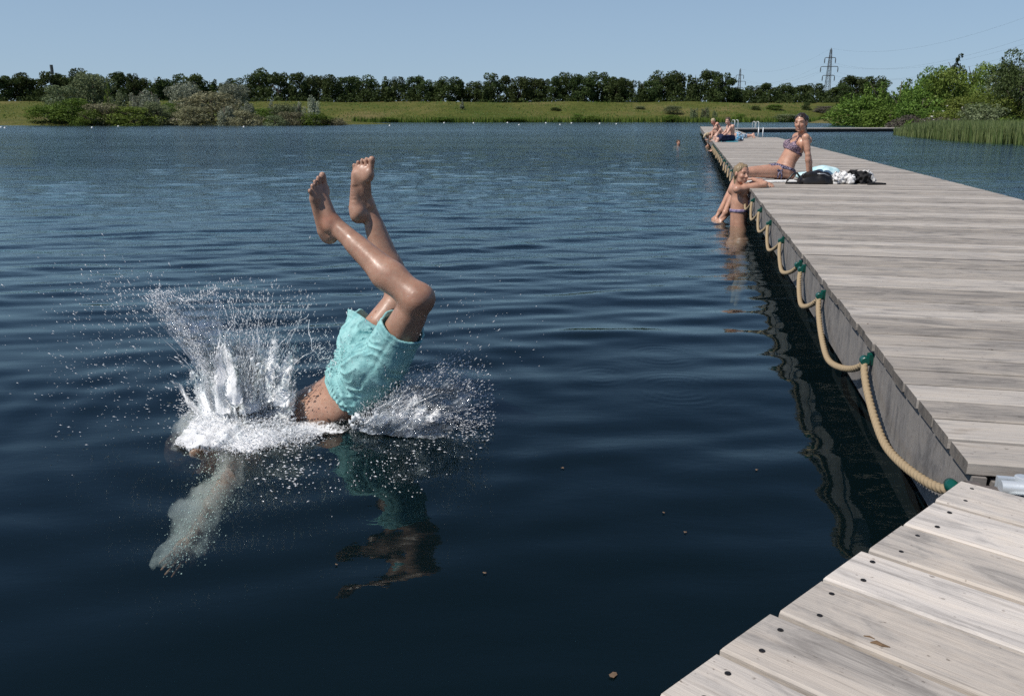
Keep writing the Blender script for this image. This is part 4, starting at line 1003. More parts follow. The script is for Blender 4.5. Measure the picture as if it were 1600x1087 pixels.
# folds: radiating from the crotch, plus fine crumples
ang = np.arctan2(q_ @ B1[0], q_ @ nrm(uL + uR)); rad_ = np.linalg.norm(q_, axis=-1)
w_ = .0075 * (np.abs(np.sin(ang * 9 + 3.0 * sines(P_, 6, 3.6, 3))) ** .6 * 2 - 1) * np.clip(rad_ / .10, 0, 1) * np.clip(1.5 - rad_ / .22, 0, 1)
w_ += .0042 * sines(P_, 14, 4.5, 8) + .0012 * sines(P_, 10, 11, 9)
wr = (P_ - hL) @ nrm(uL + .45 * B1[0]); w_ += .0050 * np.clip(.35 + 1.3 * sines(P_, 8, 5, 12), 0, 1) * (np.abs(np.sin(wr * 72 + 2.6 * sines(P_, 8, 6, 13))) ** .55 * 2 - 1.2) * isL
wr = (P_ - hR) @ nrm(uR - .5 * B1[0]); w_ += .0050 * np.clip(.35 + 1.3 * sines(P_, 8, 5, 14), 0, 1) * (np.abs(np.sin(wr * 66 + 2.6 * sines(P_, 8, 6, 15))) ** .55 * 2 - 1.2) * ~isL
band = np.clip(1 - np.abs(waistcut + .022) / .022, 0, 1); ga = np.arctan2((P_ - wst) @ B1[0], (P_ - wst) @ B1[1])
w_ += band * .0035 * np.sin(ga * 46); w_ -= .003 * np.exp(-((waistcut + .046) / .006) ** 2)
w_ -= .0022 * np.exp(-((hem + .028) / .004) ** 2)
side = ((P_ - hL) @ np.cross(uL, np.array([-.75, -.15, -.62])))
w_ += .003 * np.exp(-((side - .02) / .005) ** 2) * isL
w_ -= .008 * np.exp(-(hem / .035) ** 2) * ~isL + .002
carve = np.maximum(inner + .004 + w_, -(hem + .07))
shell = np.maximum(np.maximum(G.f + w_, hem), np.maximum(waistcut, -carve))
# keep the seat of the shorts closed where there is no body opening
V, Fc = nets(shell.astype(np.float32), G.lo, G.vox)
def m_shorts():
    m, n = newmat('turquoise_cloth'); co = objco(n)
    f = noise(n, co, 22, 4, .6); fs = noise(n, co, 700, 2, .5)
    c = ramp(n, f, [(.3, (.27, .57, .57)), (.6, (.37, .68, .67)), (.8, (.43, .74, .73))])
    wet = ramp(n, noise(n, co, 30, 4, .6), [(.50, (1, 1, 1)), (.62, (.66, .74, .77))]); c = mixc(n, .8, c, wet, 'MULTIPLY')
    d = nd(n, 'ShaderNodeBsdfPrincipled', Base__Color=c, Roughness=.7); d.inputs['Specular IOR Level'].default_value = .3
    ln(n, bump(n, math_(n, 'ADD', noise(n, co, 60, 4, .6, .4), math_(n, 'MULTIPLY', fs, .12)), .5, .007), d.inputs['Normal'])
    t = nd(n, 'ShaderNodeBsdfTranslucent', Color=c); mx = n.nodes.new('ShaderNodeMixShader'); mx.inputs[0].default_value = .12
    ln(n, d.outputs[0], mx.inputs[1]); ln(n, t.outputs[0], mx.inputs[2]); out(n, mx.outputs[0]); return m
meshobj('swim_shorts', V - loc, Fc, m_shorts(), pr, True)

DV_HD, DV_NEK, DV_CHE, DV_WST = hd.copy(), nek.copy(), che.copy(), wst.copy()
# ------------------------------------------------------------------ woman sitting on the towel
YW = 10.3
pel, wai, che, nek, hd = PY(1224, 266, YW), PY(1231, 250, YW), PY(1243, 231, YW), PY(1255, 212, YW), PY(1251.5, 192, YW - .04)
fr_ = np.array([-.85, -.35, .40])
F = Field(np.array([2.1, 9.2, -.25]), np.array([4.1, 10.85, 1.30]), .0075)
B1, Bm, B2 = torso(F, pel, wai, che, nek, fr_, .90, True)
F.cap(nek - np.array([0, 0, .02]), hd - np.array([-.01, 0, .04]), .050, .045, k=.03); paint = []
PHw, BHw = head(F, hd, np.array([-.60, -.80, -.06]), np.array([-.06, .0, 1]), .93, True, paint)
hL, hR = pel + np.array([.0, -.085, -.015]), pel + np.array([-.03, .085, -.01])
kL, kR = PY(1160, 270, YW - .22), PY(1158, 269, YW - .02); aL, aR = PY(1133, 331, YW - .58), PY(1126, 328, YW - .44)
for h_, k_, a_ in ((hL, kL, aL), (hR, kR, aR)): limb_leg(F, h_, k_, a_, .93, np.array([.3, .1, -.9]), 1.06)
foot(F, aL, np.array([-.72, -.3, -.5]), np.array([-.3, 0, -.8]), np.array([0, -1, 0]), .90); foot(F, aR, np.array([-.72, -.3, -.5]), np.array([-.3, 0, -.8]), np.array([0, 1, 0]), .90)
sL, sR = PY(1259, 215, YW - .17), PY(1254, 213, YW + .15)
wL, wR = PY(1263, 271, YW - .20), PY(1268, 268, YW + .25); wL[2] = max(wL[2], DECK + .05); wR[2] = DECK + .05
eL, eR = PY(1262.5, 241, YW - .21), lerp(sR, wR, .52) + np.array([.02, 0, 0])
limb_arm(F, sL, eL, wL, .90, .94); limb_arm(F, sR, eR, wR, .90, .94)
hand(F, wL, np.array([.85, -.2, -.35]), np.array([-.3, 0, -1]), np.array([0, 1, 0]), .88, .15); hand(F, wR, np.array([.85, .2, -.35]), np.array([-.3, 0, -1]), np.array([0, -1, 0]), .88, .15)
lo_b = DECK + .012     # the seat flattens on the towel
X_, Y_, Z_ = F.ax[0][:, None, None], F.ax[1][None, :, None], F.ax[2][None, None, :]
F.f = np.where((X_ > 2.86), np.maximum(F.f, lo_b - Z_), F.f).astype(np.float32)
pw = person((pel[0], pel[1], DECK), 'person in patterned bikini sitting on the jetty, leaning back on straight arms')
body_obj(F, 'body', SK_MID, pw, paint)
M_BIK = m_cloth('patterned_swimwear', (.03, .03, .06), (.62, .42, .46), 62, .7, .46, .58, c=(.05, .05, .11))
M_BIKP = m_cloth('dark_patterned_swimwear', (.03, .03, .07), (.45, .40, .48), 60, .7, .50, .62, c=(.06, .05, .13))
P_ = F.pts(); q = P_ - che; r_, f_, u_ = q @ B2[0], q @ B2[1], q @ B2[2]
top = np.maximum(np.maximum(u_ - .055 + .75 * np.abs(np.abs(r_) - .062), -.062 - u_), .015 - f_)
band_ = np.maximum(np.abs(u_ + .050) - .014, np.abs(r_) - .19)
cond = np.maximum(np.minimum(top, band_), np.linalg.norm(q, axis=-1) - .23)
cond = np.maximum(cond, -((P_ - lerp(sL, eL, .5)) @ np.array([-1.0, .6, 0]) ) - .10 + 0 * u_)
cloth_from(F, cond, .009, 'bikini_top', M_BIK, pw)
q = P_ - pel; r_, f_, u_ = q @ B1[0], q @ B1[1], q @ B1[2]
cond = np.maximum(np.maximum(u_ - .052, -.10 + .80 * np.abs(r_) - u_), np.maximum(f_ - .14, np.abs(r_) - .19))
cond = np.minimum(cond, np.maximum(np.maximum(np.abs(u_ - .035) - .016, np.abs(r_) - .2), np.abs(f_) - .15))
cloth_from(F, cond, .009, 'bikini_bottom', M_BIKP, pw)
loc = np.array(pw.location); kp = PY(1219, 267, YW - .19)
m = MB(); m.tube([kp, kp + [-.02, -.015, -.04], kp + [-.03, -.01, -.09]], [.012, .012, .007], 6); m.tube([kp, kp + [.02, -.015, -.05], kp + [.015, -.01, -.10]], [.012, .012, .007], 6); m.tube([kp + [-.035, -.01, .012], kp, kp + [.03, -.01, .01]], [.012, .014, .012], 6)
m.v = [tuple(np.array(p) - loc) for p in m.v]; m.build('side_bow', M_BIKP, pw, True)
m = MB(); a_ = che + B2[0] * -.06 + B2[1] * .10 + B2[2] * .05; m.tube([a_, lerp(a_, nek, .6) + B2[1] * .03, nek + B2[0] * -.04 + B2[2] * .0], [.006] * 3, 6); a_ = che + B2[0] * .06 + B2[1] * .10 + B2[2] * .05; m.tube([a_, lerp(a_, nek, .6) + B2[1] * .03, nek + B2[0] * .04], [.006] * 3, 6)
m.v = [tuple(np.array(p) - loc) for p in m.v]; m.build('neck_strap', M_BIK, pw, True)
def hair_obj(hd_, PH, BH, S, parent, mat_, tail=(), back=.0, seed=1, fringe=.062, vox=.006, vol=1.0):
    FH = Field(hd_ - .34 * S, hd_ + .26 * S, vox)
    FH.ell(PH(0, -.018, .036), np.array([.081, .101, .092]) * S * vol, BH, .01); P_ = FH.pts(); rel = (P_ - hd_) @ BH.T / S
    lim = np.maximum(-(rel[..., 2] + .045) + 1.4 * np.maximum(rel[..., 1] + .02, 0), rel[..., 1] - fringe) * S
    FH.f = np.maximum(FH.f, lim.astype(np.float32))
    for a, b, r1, r2 in tail: FH.cap(a, b, r1, r2, k=.02)
    FH.f = FH.f + .0034 * sines(P_, 14, 30, seed, (1, .25, .5)) + .002 * sines(P_, 6, 12, seed + 9); V, Fc = FH.mesh()
    meshobj('hair', V - np.array(parent.location), Fc, mat_, parent, True)
hair_obj(hd, PHw, BHw, .93, pw, H_DARK, [(PHw(0, -.075, .0), PHw(.0, -.085, -.12), .052, .040), (PHw(.0, -.085, -.10), nek + np.array([.05, .06, -.03]), .040, .020)], seed=3)
# ------------------------------------------------------------------ woman in the water, arms folded on the edge
YS = 9.35
pel, wai, che, nek, hd = PY(1155, 378, YS), PY(1153.5, 347, YS), PY(1156, 317, YS), PY(1154, 293, YS), PY(1158.5, 271.5, YS - .06)
F = Field(np.array([2.2, 8.9, -.95]), np.array([3.05, 10.0, .86]), .0072)
B1, Bm, B2 = torso(F, pel, wai, che, nek, np.array([.93, .36, .0]), .88, True)
F.cap(nek - np.array([0, 0, .02]), hd - np.array([.0, 0, .03]), .050, .046, k=.03); paint = []
PHs, BHs = head(F, hd, np.array([.42, -.90, -.05]), np.array([.08, .0, 1]), .93, True, paint)
sR, sL = PY(1152, 296, YS - .13), PY(1158, 296, YS + .17)
eR, wR = PY(1195, 288.5, YS - .13), PY(1176, 285, YS + .16); eL, wL = PY(1186, 286, YS + .26), PY(1196, 285.5, YS + .06)
for q_ in (eR, wR, eL, wL): q_[2] = max(q_[2], DECK + .042)
wR[2] += .035
limb_arm(F, sR, eR, wR, .90, .95); limb_arm(F, sL, eL, wL, .90, .95)
hand(F, wR, np.array([-.5, .85, -.05]), np.array([0, 0, -1]), np.array([-1, -1, 0]), .88, .2); hand(F, wL, np.array([.35, -.9, -.1]), np.array([0, 0, -1]), np.array([-1, 0, 0]), .88, .2)
for s, dy in ((-1, -.08), (1, .08)): limb_leg(F, pel + np.array([0, dy, -.03]), pel + np.array([.06, dy * 1.2, -.45]), pel + np.array([0, dy, -.72]), .9, np.array([-1, 0, 0]))
ps = person((pel[0], pel[1], 0), 'person with wet blond hair in the lake, arms folded on the jetty edge')
body_obj(F, 'body', SK_MID, ps, paint)
P_ = F.pts(); bc = PY(1155, 328, YS); U_ = nrm(nek - wai); q = P_ - bc; u_ = q @ U_
cond = np.maximum(np.abs(u_ + .02 * 0) - .017, np.linalg.norm(q, axis=-1) - .2)
qc = P_ - che; cup = np.maximum(np.maximum(qc @ B2[2] - .03, -.09 - qc @ B2[2]), .03 - qc @ B2[1])
cloth_from(F, np.minimum(cond, np.maximum(cup, np.linalg.norm(qc, axis=-1) - .19)), .008, 'bikini_top', m_cloth('mauve_swimwear', (.16, .13, .24), (.36, .30, .42), 40, .7), ps)
hair_obj(hd, PHs, BHs, .93, ps, H_BLOND, [(PHs(0, -.075, -.02), PHs(-.02, -.085, -.11), .034, .028), (PHs(-.02, -.085, -.11), PHs(-.03, -.075, -.21), .028, .012)], seed=5, fringe=.058)
# ------------------------------------------------------------------ far bathers
def bather(label, Y, px, front, face, skin, hair, S, legs=None, arms=None, vox=.016, fem=False, shorts=None, tail=(), grp='bathers at the far end of the jetty', extra=None):
    pel, wai, che, nek, hd = (PY(u, v, Y + dy) for u, v, dy in px)
    allp = [pel, wai, che, nek, hd] + [PY(u, v, Y + dy) for L in (legs or []) + (arms or []) for u, v, dy in L]
    allp = np.array(allp); F = Field(allp.min(0) - .34, allp.max(0) + .34, vox)
    B1, Bm, B2 = torso(F, pel, wai, che, nek, np.array(front, float), S, fem); F.cap(nek, hd, .05 * S, .048 * S, k=.03); paint = []
    PH, BH = head(F, hd, face, np.array([0, 0, 1.0]) if abs(face[2]) < .8 else np.array([-.6, -.2, .5]), S, True, paint); hips = []
    for L in legs or []:
        h_, k_, a_ = (PY(u, v, Y + dy) for u, v, dy in L); hips.append((h_, k_)); limb_leg(F, h_, k_, a_, S, None)
        sh = nrm(a_ - k_); fd = nrm(np.array(front, float) * np.array([1, 1, .3]) - sh * 0.3 * (np.dot(front, sh))); foot(F, a_, fd if legs else front, nrm(sh), np.array([0, -1, 0]), S)
    for L in arms or []:
        s_, e_, w_ = (PY(u, v, Y + dy) for u, v, dy in L); limb_arm(F, s_, e_, w_, S); hand(F, w_, w_ - e_, np.array([0, 0, -1.0]), np.array([1, 0, 0]), S)
    p = person(tuple(pel), label, grp); body_obj(F, 'body', skin, p, paint)
    if shorts is not None:
        P_ = F.pts(); d = np.full(P_.shape[:3], 9.0)
        for h_, k_ in hips:
            t = np.clip(((P_ - h_) @ (k_ - h_)) / np.dot(k_ - h_, k_ - h_), 0, .72); d = np.minimum(d, np.linalg.norm(P_ - h_ - t[..., None] * (k_ - h_), axis=-1) - .15 * S)
        d = np.minimum(d, np.linalg.norm(P_ - pel, axis=-1) - .19 * S); d = np.maximum(d, (P_ - pel) @ B1[2] - .075 * S)
        cloth_from(F, d, .018, 'swim_shorts', shorts, p)
    hair_obj(hd, PH, BH, S, p, hair, tail(PH) if tail else (), seed=7, vox=.011, vol=1.05)
    return p
NAVY = m_cloth('navy_cloth', (.012, .018, .05), (.02, .03, .075), 12); TEAL = m_cloth('green_cloth', (.02, .09, .08), (.05, .16, .13), 14); DKC = m_cloth('dark_cloth', (.02, .02, .026), (.05, .05, .06), 14)
FLOWER = m_cloth('blue_white_print', (.05, .28, .48), (.75, .80, .82), 11, .7, .45, .55, c=(.06, .10, .16))
bather('person in navy shorts sitting on the jetty edge, smiling, one foot reaching down', 26.0, [(1140.5, 214.5, 0), (1141.5, 209.5, 0), (1141.5, 202.5, 0), (1140.5, 196.5, 0), (1137, 189.5, -.05)], (-.85, -.5, .05), (-.55, -.83, -.1), SK_PALE, H_BROWN, .90,
       [[(1138, 216, -.1), (1122, 217.5, -.32), (1114.5, 234, -.35)], [(1137, 215, .1), (1121, 216, .0), (1117, 231, .0)]], [[(1141, 199, -.17), (1136.5, 207.5, -.25), (1127, 214, -.3)], [(1139, 198.5, .17), (1132, 207, .15), (1124, 213.5, .05)]], shorts=NAVY)
bather('small person with knees drawn up, half hidden behind the one in navy shorts', 27.6, [(1127, 212.5, 0), (1127, 209, 0), (1125, 205.5, 0), (1122.5, 203, 0), (1119.5, 199.5, -.05)], (-.85, -.5, .05), (-.6, -.8, -.1), SK_PALE, H_BROWN, .70,
       [[(1126, 213, -.07), (1121, 209, -.25), (1116, 219, -.3)], [(1126, 213, .07), (1119, 210, .0), (1114.5, 219, .0)]], [[(1124, 204.5, -.13), (1121, 208, -.2), (1117, 211.5, -.25)]], shorts=TEAL)
bather('fair-haired person with rosy back leaning forward, farthest bather on the jetty', 33.0, [(1124, 207.5, 0), (1123.5, 203.5, 0), (1120.5, 197.5, 0), (1117.5, 193.5, 0), (1114, 190, -.05)], (-.85, -.3, -.2), (-.75, -.5, -.4), SK_BACK, H_LIGHT, .93,
       [[(1122, 208, -.1), (1112.5, 208.5, -.2), (1109.5, 217, -.2)], [(1122, 208, .1), (1111, 208, .0), (1108, 217, .0)]], [[(1119, 195.5, -.17), (1116, 201, -.25), (1112.5, 206, -.2)]], shorts=DKC)
bather('blond person bending far over the jetty edge, long hair hanging', 29.2, [(1122.5, 211.5, 0), (1120, 209, 0), (1115.5, 207.5, 0), (1110.5, 208.5, 0), (1105.5, 212, -.05)], (-.35, -.2, -.9), (-.7, -.5, -.55), SK_MID, H_LIGHT, .80,
       [[(1122, 213, -.08), (1117, 213, -.2), (1123, 217, -.1)], [(1122, 213, .08), (1117, 213, .1), (1123, 217, .15)]], [[(1113, 209, -.14), (1112, 214, -.2), (1111.5, 219.5, -.15)], [(1113, 208, .14), (1110, 214, .1), (1109, 219, .1)]], fem=True, shorts=TEAL, tail=lambda PH: [(PH(0, .02, .07), PH(0, .10, .10), .05, .045), (PH(0, .10, .10), PH(.02, .22, .05), .045, .02)])
bather('person lying face down on the jetty in blue and white printed shorts', 30.2, [(1152, 212.8, 0), (1147.5, 212.4, 0), (1141, 212.2, 0), (1136, 211.8, 0), (1131, 211, 0)], (0, -.1, -1), (-.5, -.8, -.2), SK_PALE, H_BROWN, .92,
       [[(1154, 213.4, -.08), (1164.5, 213.2, -.1), (1175, 212, -.1)], [(1154, 212.8, .1), (1165, 212.6, .12), (1176, 211, .14)]], None, shorts=FLOWER)
def swimmer(label, u, v, Y, hair, skin, face, S, tail=()):
    hd = PY(u, v, Y); F = Field(hd - np.array([.45, .4, .62]), hd + np.array([.45, .4, .25]), .014); paint = []
    PH, BH = head(F, hd, np.array(face, float), np.array([0, 0, 1.0]), S, True, paint); nek = hd - np.array([0, 0, .17 * S])
    F.cap(nek, hd, .05 * S, k=.03); torso(F, nek - np.array([0, .1, .45]), nek - np.array([0, .06, .33]), nek - np.array([0, .02, .15]), nek, np.array([face[0], face[1], 0.01]), S)
    for s in (-1, 1):
        a = nek + BH[0] * s * .17 - np.array([0, 0, .05]); limb_arm(F, a, a + BH[0] * s * .1 + BH[1] * .12 - np.array([0, 0, .13]), a + BH[0] * s * .05 + BH[1] * .32 - np.array([0, 0, .10]), S)
    p = person((hd[0], hd[1], 0), label, 'bathers at the far end of the jetty'); body_obj(F, 'body', skin, p, paint); hair_obj(hd, PH, BH, S, p, hair, (), seed=2, vox=.012, vol=1.06)
swimmer('swimmer alone in open water, dark-haired head just above the surface', 1060, 223.2, 36.2, H_BROWN, SK_MID, (.3, -.9, 0), .95)
swimmer('reddish-haired swimmer close under the jetty side below the crouching blond person', 1107, 222.5, 34.5, H_BROWN, SK_MID, (.7, -.6, .1), .95)
# ------------------------------------------------------------------ things lying on the jetty
def soft(name, lo, hi, build, mat_, label, cat, vox=.008, na=.006, nf=9, seed=1, group=None):
    G = Field(lo, hi, vox); build(G); G.f = G.f + na * sines(G.pts(), 12, nf, seed); G.f = np.maximum(G.f, (DECK + .003) - G.ax[2][None, None, :]).astype(np.float32)
    V, Fc = G.mesh(); base = np.array([(lo[0] + hi[0]) / 2, (lo[1] + hi[1]) / 2, DECK]); return meshobj(name, V - base, Fc, mat_, None, True, loc=base)
def bx(*ps, pad=.2): a = np.array(ps); return a.min(0) - pad, a.max(0) + pad
T_WHITE = m_cloth('white_towelling', (.74, .74, .72), (.62, .62, .61), 30, .95); T_BLUE = m_cloth('pale_blue_towelling', (.42, .66, .70), (.58, .76, .79), 8, .95)
SPOT = m_cloth('spotted_cloth', (.74, .73, .71), (.70, .69, .68), 34, .85, .56, .62, .4, c=(.03, .03, .035)); BLACK = m_cloth('black_cloth', (.012, .012, .013), (.022, .021, .022), 20, .8)
LEATHER = simple('black_leather', (.016, .014, .013), .38, 0, .3, 25, .3)
a, b, c = Pz(1168, 285, DECK), Pz(1246, 285, DECK), Pz(1235, 276, DECK)
def f_(G):
    for t in np.linspace(0, 1, 40): G.cap(lerp(a, b, t) + np.array([0, .01 * math.sin(t * 9), 0]), lerp(a, b, t) + np.array([.02, .45, 0]), .013, k=.03)
lo, hi = bx(a, b, a + [0, .45, 0], pad=.12); hi[2] = DECK + .08; lo[2] = DECK - .03
tag(soft('towel', lo, hi, f_, T_WHITE, '', '', .007, .0015, 3, 3), 'white towel spread under the seated person, edge towards the camera', 'towel')
p0, p1, p2 = Pz(1276, 279, DECK), Pz(1303, 279, DECK), Pz(1240, 277, DECK)
def f_(G):
    G.ell(lerp(p0, p1, .55) + [0, .1, .055], (.20, .20, .105), None, .03); G.ell(p0 + [-.08, .08, .02], (.16, .2, .06), None, .05); G.cap(p2 + [0, .1, .01], p0 + [0, .15, .015], .022, .03, k=.03); G.cap(p2 + [.05, .35, .01], p0 + [.05, .35, .015], .022, .03, k=.03); G.cap(p2 + [.0, .2, .01], p0 + [.0, .25, .015], .022, .03, k=.03)
lo, hi = bx(p0, p1, p2, p0 + [0, .4, 0], pad=.24); tag(soft('towel', lo, hi, f_, T_BLUE, '', '', .008, .007, 7, 4), 'pale blue towel bunched into a mound behind the black handbag', 'towel')
q0, q1 = Pz(1252, 288, DECK), Pz(1297, 288, DECK); ctr = lerp(q0, q1, .52)
r = empty('handbag', ctr, 0, label='slouching black leather handbag lying beside the seated person\'s hand', cat='bag')
G = Field(ctr - [.32, .2, .06], ctr + [.32, .35, .3], .007)
G.ell(ctr + [.02, .06, .03], (.19, .12, .125), None, .03); G.ell(ctr + [-.10, .05, .02], (.10, .1, .10), None, .03); G.ell(ctr + [.12, .05, .0], (.10, .1, .085), None, .03); G.cap(ctr + [-.16, -.01, .105], ctr + [-.03, -.02, .115], .022, .02, k=.02)
G.f = G.f + .006 * sines(G.pts(), 12, 8, 5, (1, 1, .6)); G.f = np.maximum(G.f, DECK + .003 - G.ax[2][None, None, :]).astype(np.float32)
V, Fc = G.mesh(); meshobj('body', V - ctr, Fc, LEATHER, r, True)
m = MB(); h0 = q0 - ctr; m.tube([h0 + [-.03, 0, .09], h0 + [-.07, -.02, .13], h0 + [-.12, -.02, .115], h0 + [-.17, -.02, .05], h0 + [-.19, -.02, .015], h0 + [-.10, -.02, .016], h0 + [.0, -.02, .02]], np.full(7, .012), 8); m.build('strap', LEATHER, r, True)
m = MB(); m.tube([[-.02, -.055, .125], [.06, -.06, .125], [.12, -.05, .10]], [.004] * 3, 6); m.build('zip', M_GALV, r, True)
def pile(name, u0, u1, v, hts, mat_, label, seed, cat='clothes'):
    A, B = Pz(u0, v, DECK), Pz(u1, v, DECK)
    def f_(G):
        g = np.random.default_rng(seed)
        for i, hh in enumerate(hts):
            t = (i + .5) / len(hts); G.ell(lerp(A, B, t) + [0, g.uniform(-.02, .10), hh * .45], (abs(B[0] - A[0]) / len(hts) * .75, .10, hh * .6), None, .03)
    lo, hi = bx(A, B, pad=.16); return tag(soft(name, lo, hi, f_, mat_, '', '', .007, .017, 15, seed), label, cat)
pile('scarf', 1298, 1330, 287.5, [.08, .12, .13, .10], SPOT, 'white cloth with black spots heaped right of the handbag', 11)
pile('top', 1324, 1356, 287, [.07, .15, .15, .12], BLACK, 'black garment crumpled between the two spotted cloth heaps', 12)
pile('scarf', 1350, 1367, 286.5, [.12, .13, .07], SPOT, 'smaller spotted cloth heap at the right end of the belongings', 13)
m = MB(); s0, s1 = Pz(1356, 288, DECK + .01), Pz(1384, 287.5, DECK + .01); m.tube([s0, lerp(s0, s1, .3) + [0, 0, .005], lerp(s0, s1, .7), s1], [.012, .017, .017, .01], 8); tag(m.build('strap', BLACK, None, True), 'black cloth strap trailing to the right on the planks', 'strap')
s0 = Pz(1152, 221, DECK); pile('towel', 1145, 1161, 220.5, [.10, .16, .12], FLOWER, 'small blue and white printed bundle beside the person in navy shorts', 14, 'towel')
m = MB(); A, B = Pz(1130, 221.5, DECK + .012), Pz(1150, 221, DECK + .012); m.box((A + B) / 2 + [0, .25, 0], (abs(B[0] - A[0]), .7, .018)); tag(m.build('towel', m_cloth('cyan_towelling', (.04, .38, .50), (.06, .45, .55), 10, .9)), 'thin cyan towel under the person in navy shorts', 'towel')
# ================================================================== SPLASH
hd, nek, che, wst = DV_HD, DV_NEK, DV_CHE, DV_WST
def m_drop():
    m, n = newmat('water_drops')
    p = nd(n, 'ShaderNodeBsdfPrincipled', Base__Color=(1, 1, 1, 1), Roughness=.12); p.inputs['Specular IOR Level'].default_value = .7
    t = nd(n, 'ShaderNodeBsdfTransparent', Color=(.9, .95, 1, 1)); mx = n.nodes.new('ShaderNodeMixShader'); mx.inputs[0].default_value = .26
    tl = nd(n, 'ShaderNodeBsdfTranslucent', Color=(1, 1, 1, 1)); m0 = n.nodes.new('ShaderNodeMixShader'); m0.inputs[0].default_value = .22; ln(n, p.outputs[0], m0.inputs[1]); ln(n, tl.outputs[0], m0.inputs[2]); gw = nd(n, 'ShaderNodeBsdfGlossy', Color=(1, 1, 1, 1), Roughness=.32); m4 = n.nodes.new('ShaderNodeMixShader'); m4.inputs[0].default_value = .10; ln(n, m0.outputs[0], m4.inputs[1]); ln(n, gw.outputs[0], m4.inputs[2]); m0 = m4
    ln(n, m0.outputs[0], mx.inputs[1]); ln(n, t.outputs[0], mx.inputs[2]); out(n, mx.outputs[0]); return m
def m_foam(name, lo, hi, scale, col=(.95, .97, .98), dark=.0):
    m, n = newmat(name); co = objco(n)
    f = noise(n, co, scale, 5, .68, .6); a = ramp(n, f, [(lo, (0, 0, 0)), (hi, (1, 1, 1))])
    d = nd(n, 'ShaderNodeBsdfPrincipled', Base__Color=rgba(col), Roughness=.35)
    ln(n, bump(n, noise(n, co, scale * 2.2, 5, .7), .6, .006), d.inputs['Normal'])
    tl = nd(n, 'ShaderNodeBsdfTranslucent', Color=rgba(col)); m1 = n.nodes.new('ShaderNodeMixShader'); m1.inputs[0].default_value = .18
    ln(n, d.outputs[0], m1.inputs[1]); ln(n, tl.outputs[0], m1.inputs[2])
    t = nd(n, 'ShaderNodeBsdfTransparent', Color=(.97, .99, 1, 1)); mx = n.nodes.new('ShaderNodeMixShader')
    ln(n, a, mx.inputs[0]); ln(n, t.outputs[0], mx.inputs[1]); ln(n, m1.outputs[0], mx.inputs[2]); out(n, mx.outputs[0]); return m
def m_torn():
    m, n = newmat('torn_white_water')
    at = n.nodes.new('ShaderNodeAttribute'); at.attribute_name = 'Col'; sep = n.nodes.new('ShaderNodeSeparateColor'); ln(n, at.outputs['Color'], sep.inputs[0]); r_, s_ = sep.outputs[0], sep.outputs[1]
    f = noise(n, objco(n, (95, 60, 34)), 1.0, 6, .72, 1.0); co = objco(n)
    e = math_(n, 'MULTIPLY', math_(n, 'MINIMUM', math_(n, 'MULTIPLY', r_, 4.0), math_(n, 'MULTIPLY', math_(n, 'SUBTRACT', 1.0, r_), 4.0), ), math_(n, 'SUBTRACT', 1.08, s_), True)
    a = math_(n, 'ADD', f, math_(n, 'MULTIPLY', math_(n, 'SUBTRACT', e, .62), .34)); a = ramp(n, a, [(.44, (0, 0, 0)), (.57, (.88, .88, .88))])
    nb = bump(n, f, .5, .008); d = nd(n, 'ShaderNodeBsdfPrincipled', Base__Color=(1, 1, 1, 1), Roughness=.25, Normal=nb); t = nd(n, 'ShaderNodeBsdfTransparent', Color=(.99, 1, 1, 1))
    mx = n.nodes.new('ShaderNodeMixShader'); ln(n, a, mx.inputs[0]); ln(n, t.outputs[0], mx.inputs[1]); ln(n, d.outputs[0], mx.inputs[2]); out(n, mx.outputs[0]); return m
